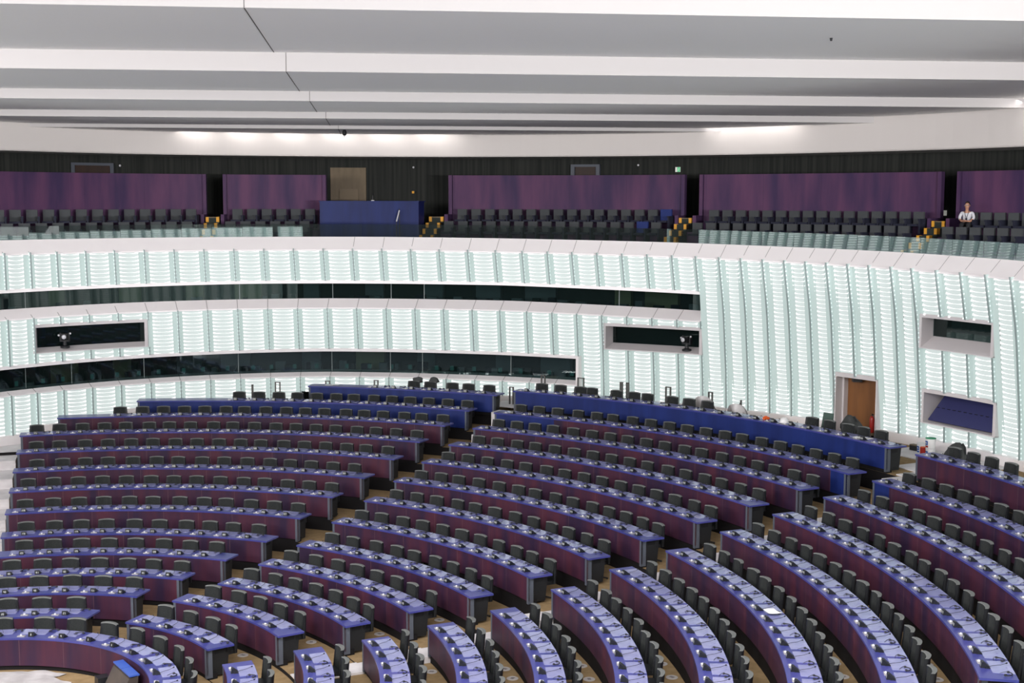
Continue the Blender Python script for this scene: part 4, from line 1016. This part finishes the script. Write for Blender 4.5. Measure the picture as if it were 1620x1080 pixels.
lump('bag_body', M['bag'], o, 9, .34, .2, .36, (0,0,.32)); from_mesh('strap', mk('c', lambda m: m.tube([(-.2,0,.72),(-.05,0,.92),(.12,0,.95),(.2,0,.82)],.028,6), [M['console']]), o)
o = from_mesh('folded_board', mk('c', lambda m: m.raw([(-.2,0,0),(.2,0,0),(.22,.12,.95),(-.12,.12,.95),(-.2,.04,0),(.2,.04,0),(.22,.16,.95),(-.12,.16,.95)],[(0,1,2,3),(7,6,5,4),(0,4,5,1),(1,5,6,2),(2,6,7,3),(3,7,4,0)]), [mat('dark_green_board',(.05,.09,.075),.6)]), None, pol(16.5, 35.9, 1.52), rad(-50)); tag(o, 'dark green board leaning behind the long blue desk by the doorway', 'board')
# coats hung over two of the short desk's chairs
for a, s, lb in ((72.2,5,'dark coat over the first chair of the short blue back desk'),(70.7,6,'dark coat over the second chair of the short blue back desk')):
    o = empty('coat', pol(15.33+.545, a, 1.41), rad(a-90)); tag(o, lb, 'coat'); lump('coat_body', M['bag'], o, s, .20, .10, .12, (.02,.12,.86))

# ------------------------------------------------------------------ light
def area(name, loc, rot, sx, sy, power, col=(1,1,1), spread=None):
    l = bpy.data.lights.new(name, 'AREA'); l.shape = 'RECTANGLE'; l.size = sx; l.size_y = sy; l.energy = power; l.color = col
    if spread: l.spread = spread
    o = bpy.data.objects.new(name, l); COL.objects.link(o); o.location = loc; o.rotation_euler = rot; return o
area('hall_overhead_fill', Vector((4,-8.5,8.55))*S, (0,0,0), 18, 9, 8600, (1,.97,.96))  # unseen overhead fill added to brighten the desks, stands in for downlights
area('hall_front_fill', Vector((-13.5,-17,8.7))*S, (rad(78),0,rad(-38)), 30, 8, 14000, (1,.965,.955))  # added fill out of view, brightens ceiling risers, parapet and far wall
area('hall_side_fill', Vector((-9.0,-1.5,8.2))*S, (rad(70),0,rad(-85)), 16, 5, 3200, (1,.96,.955))  # added fill from the left, brightens the right block's desk fronts
area('soffit_fill', Vector((21,-21,6.0))*S, (rad(135),0,rad(30)), 16, 2.0, 22500, (1,.97,.96))  # added fill behind the camera, aimed up to brighten the soffits
# cove lamps hidden above the last soffits
def cove_lamp(a0, a1, z, power):
    n = max(2, int((a1-a0)/3.2))
    for i in range(n):
        a = a0+(a1-a0)*(i+.5)/n; r = RC(a)-.22; c = pol(r, a, z)
        L = (a1-a0)/n*PI/180*r*S*.96
        o = area('cove_lamp', c, (rad(22),0,rad(a+90)), L, .16, power*L, (1,.95,.92))
cove_lamp(74.0, 95.0, 8.30, 8); cove_lamp(50.0, 56.8, 8.40, 8); cove_lamp(31.5, 38.0, 8.5, 8)

w = bpy.data.worlds.new('world'); SC.world = w; w.use_nodes = True
w.node_tree.nodes['Background'].inputs[0].default_value = (.5,.52,.55,1); w.node_tree.nodes['Background'].inputs[1].default_value = .05
SC.view_settings.view_transform = 'Standard'; SC.view_settings.look = 'None'; SC.view_settings.gamma = 1; SC.view_settings.exposure = -0.11; SC.view_settings.use_curve_mapping = False
SC.cycles.use_denoising = True
SC.cycles.max_bounces = 8; SC.cycles.diffuse_bounces = 4; SC.cycles.transparent_max_bounces = 8
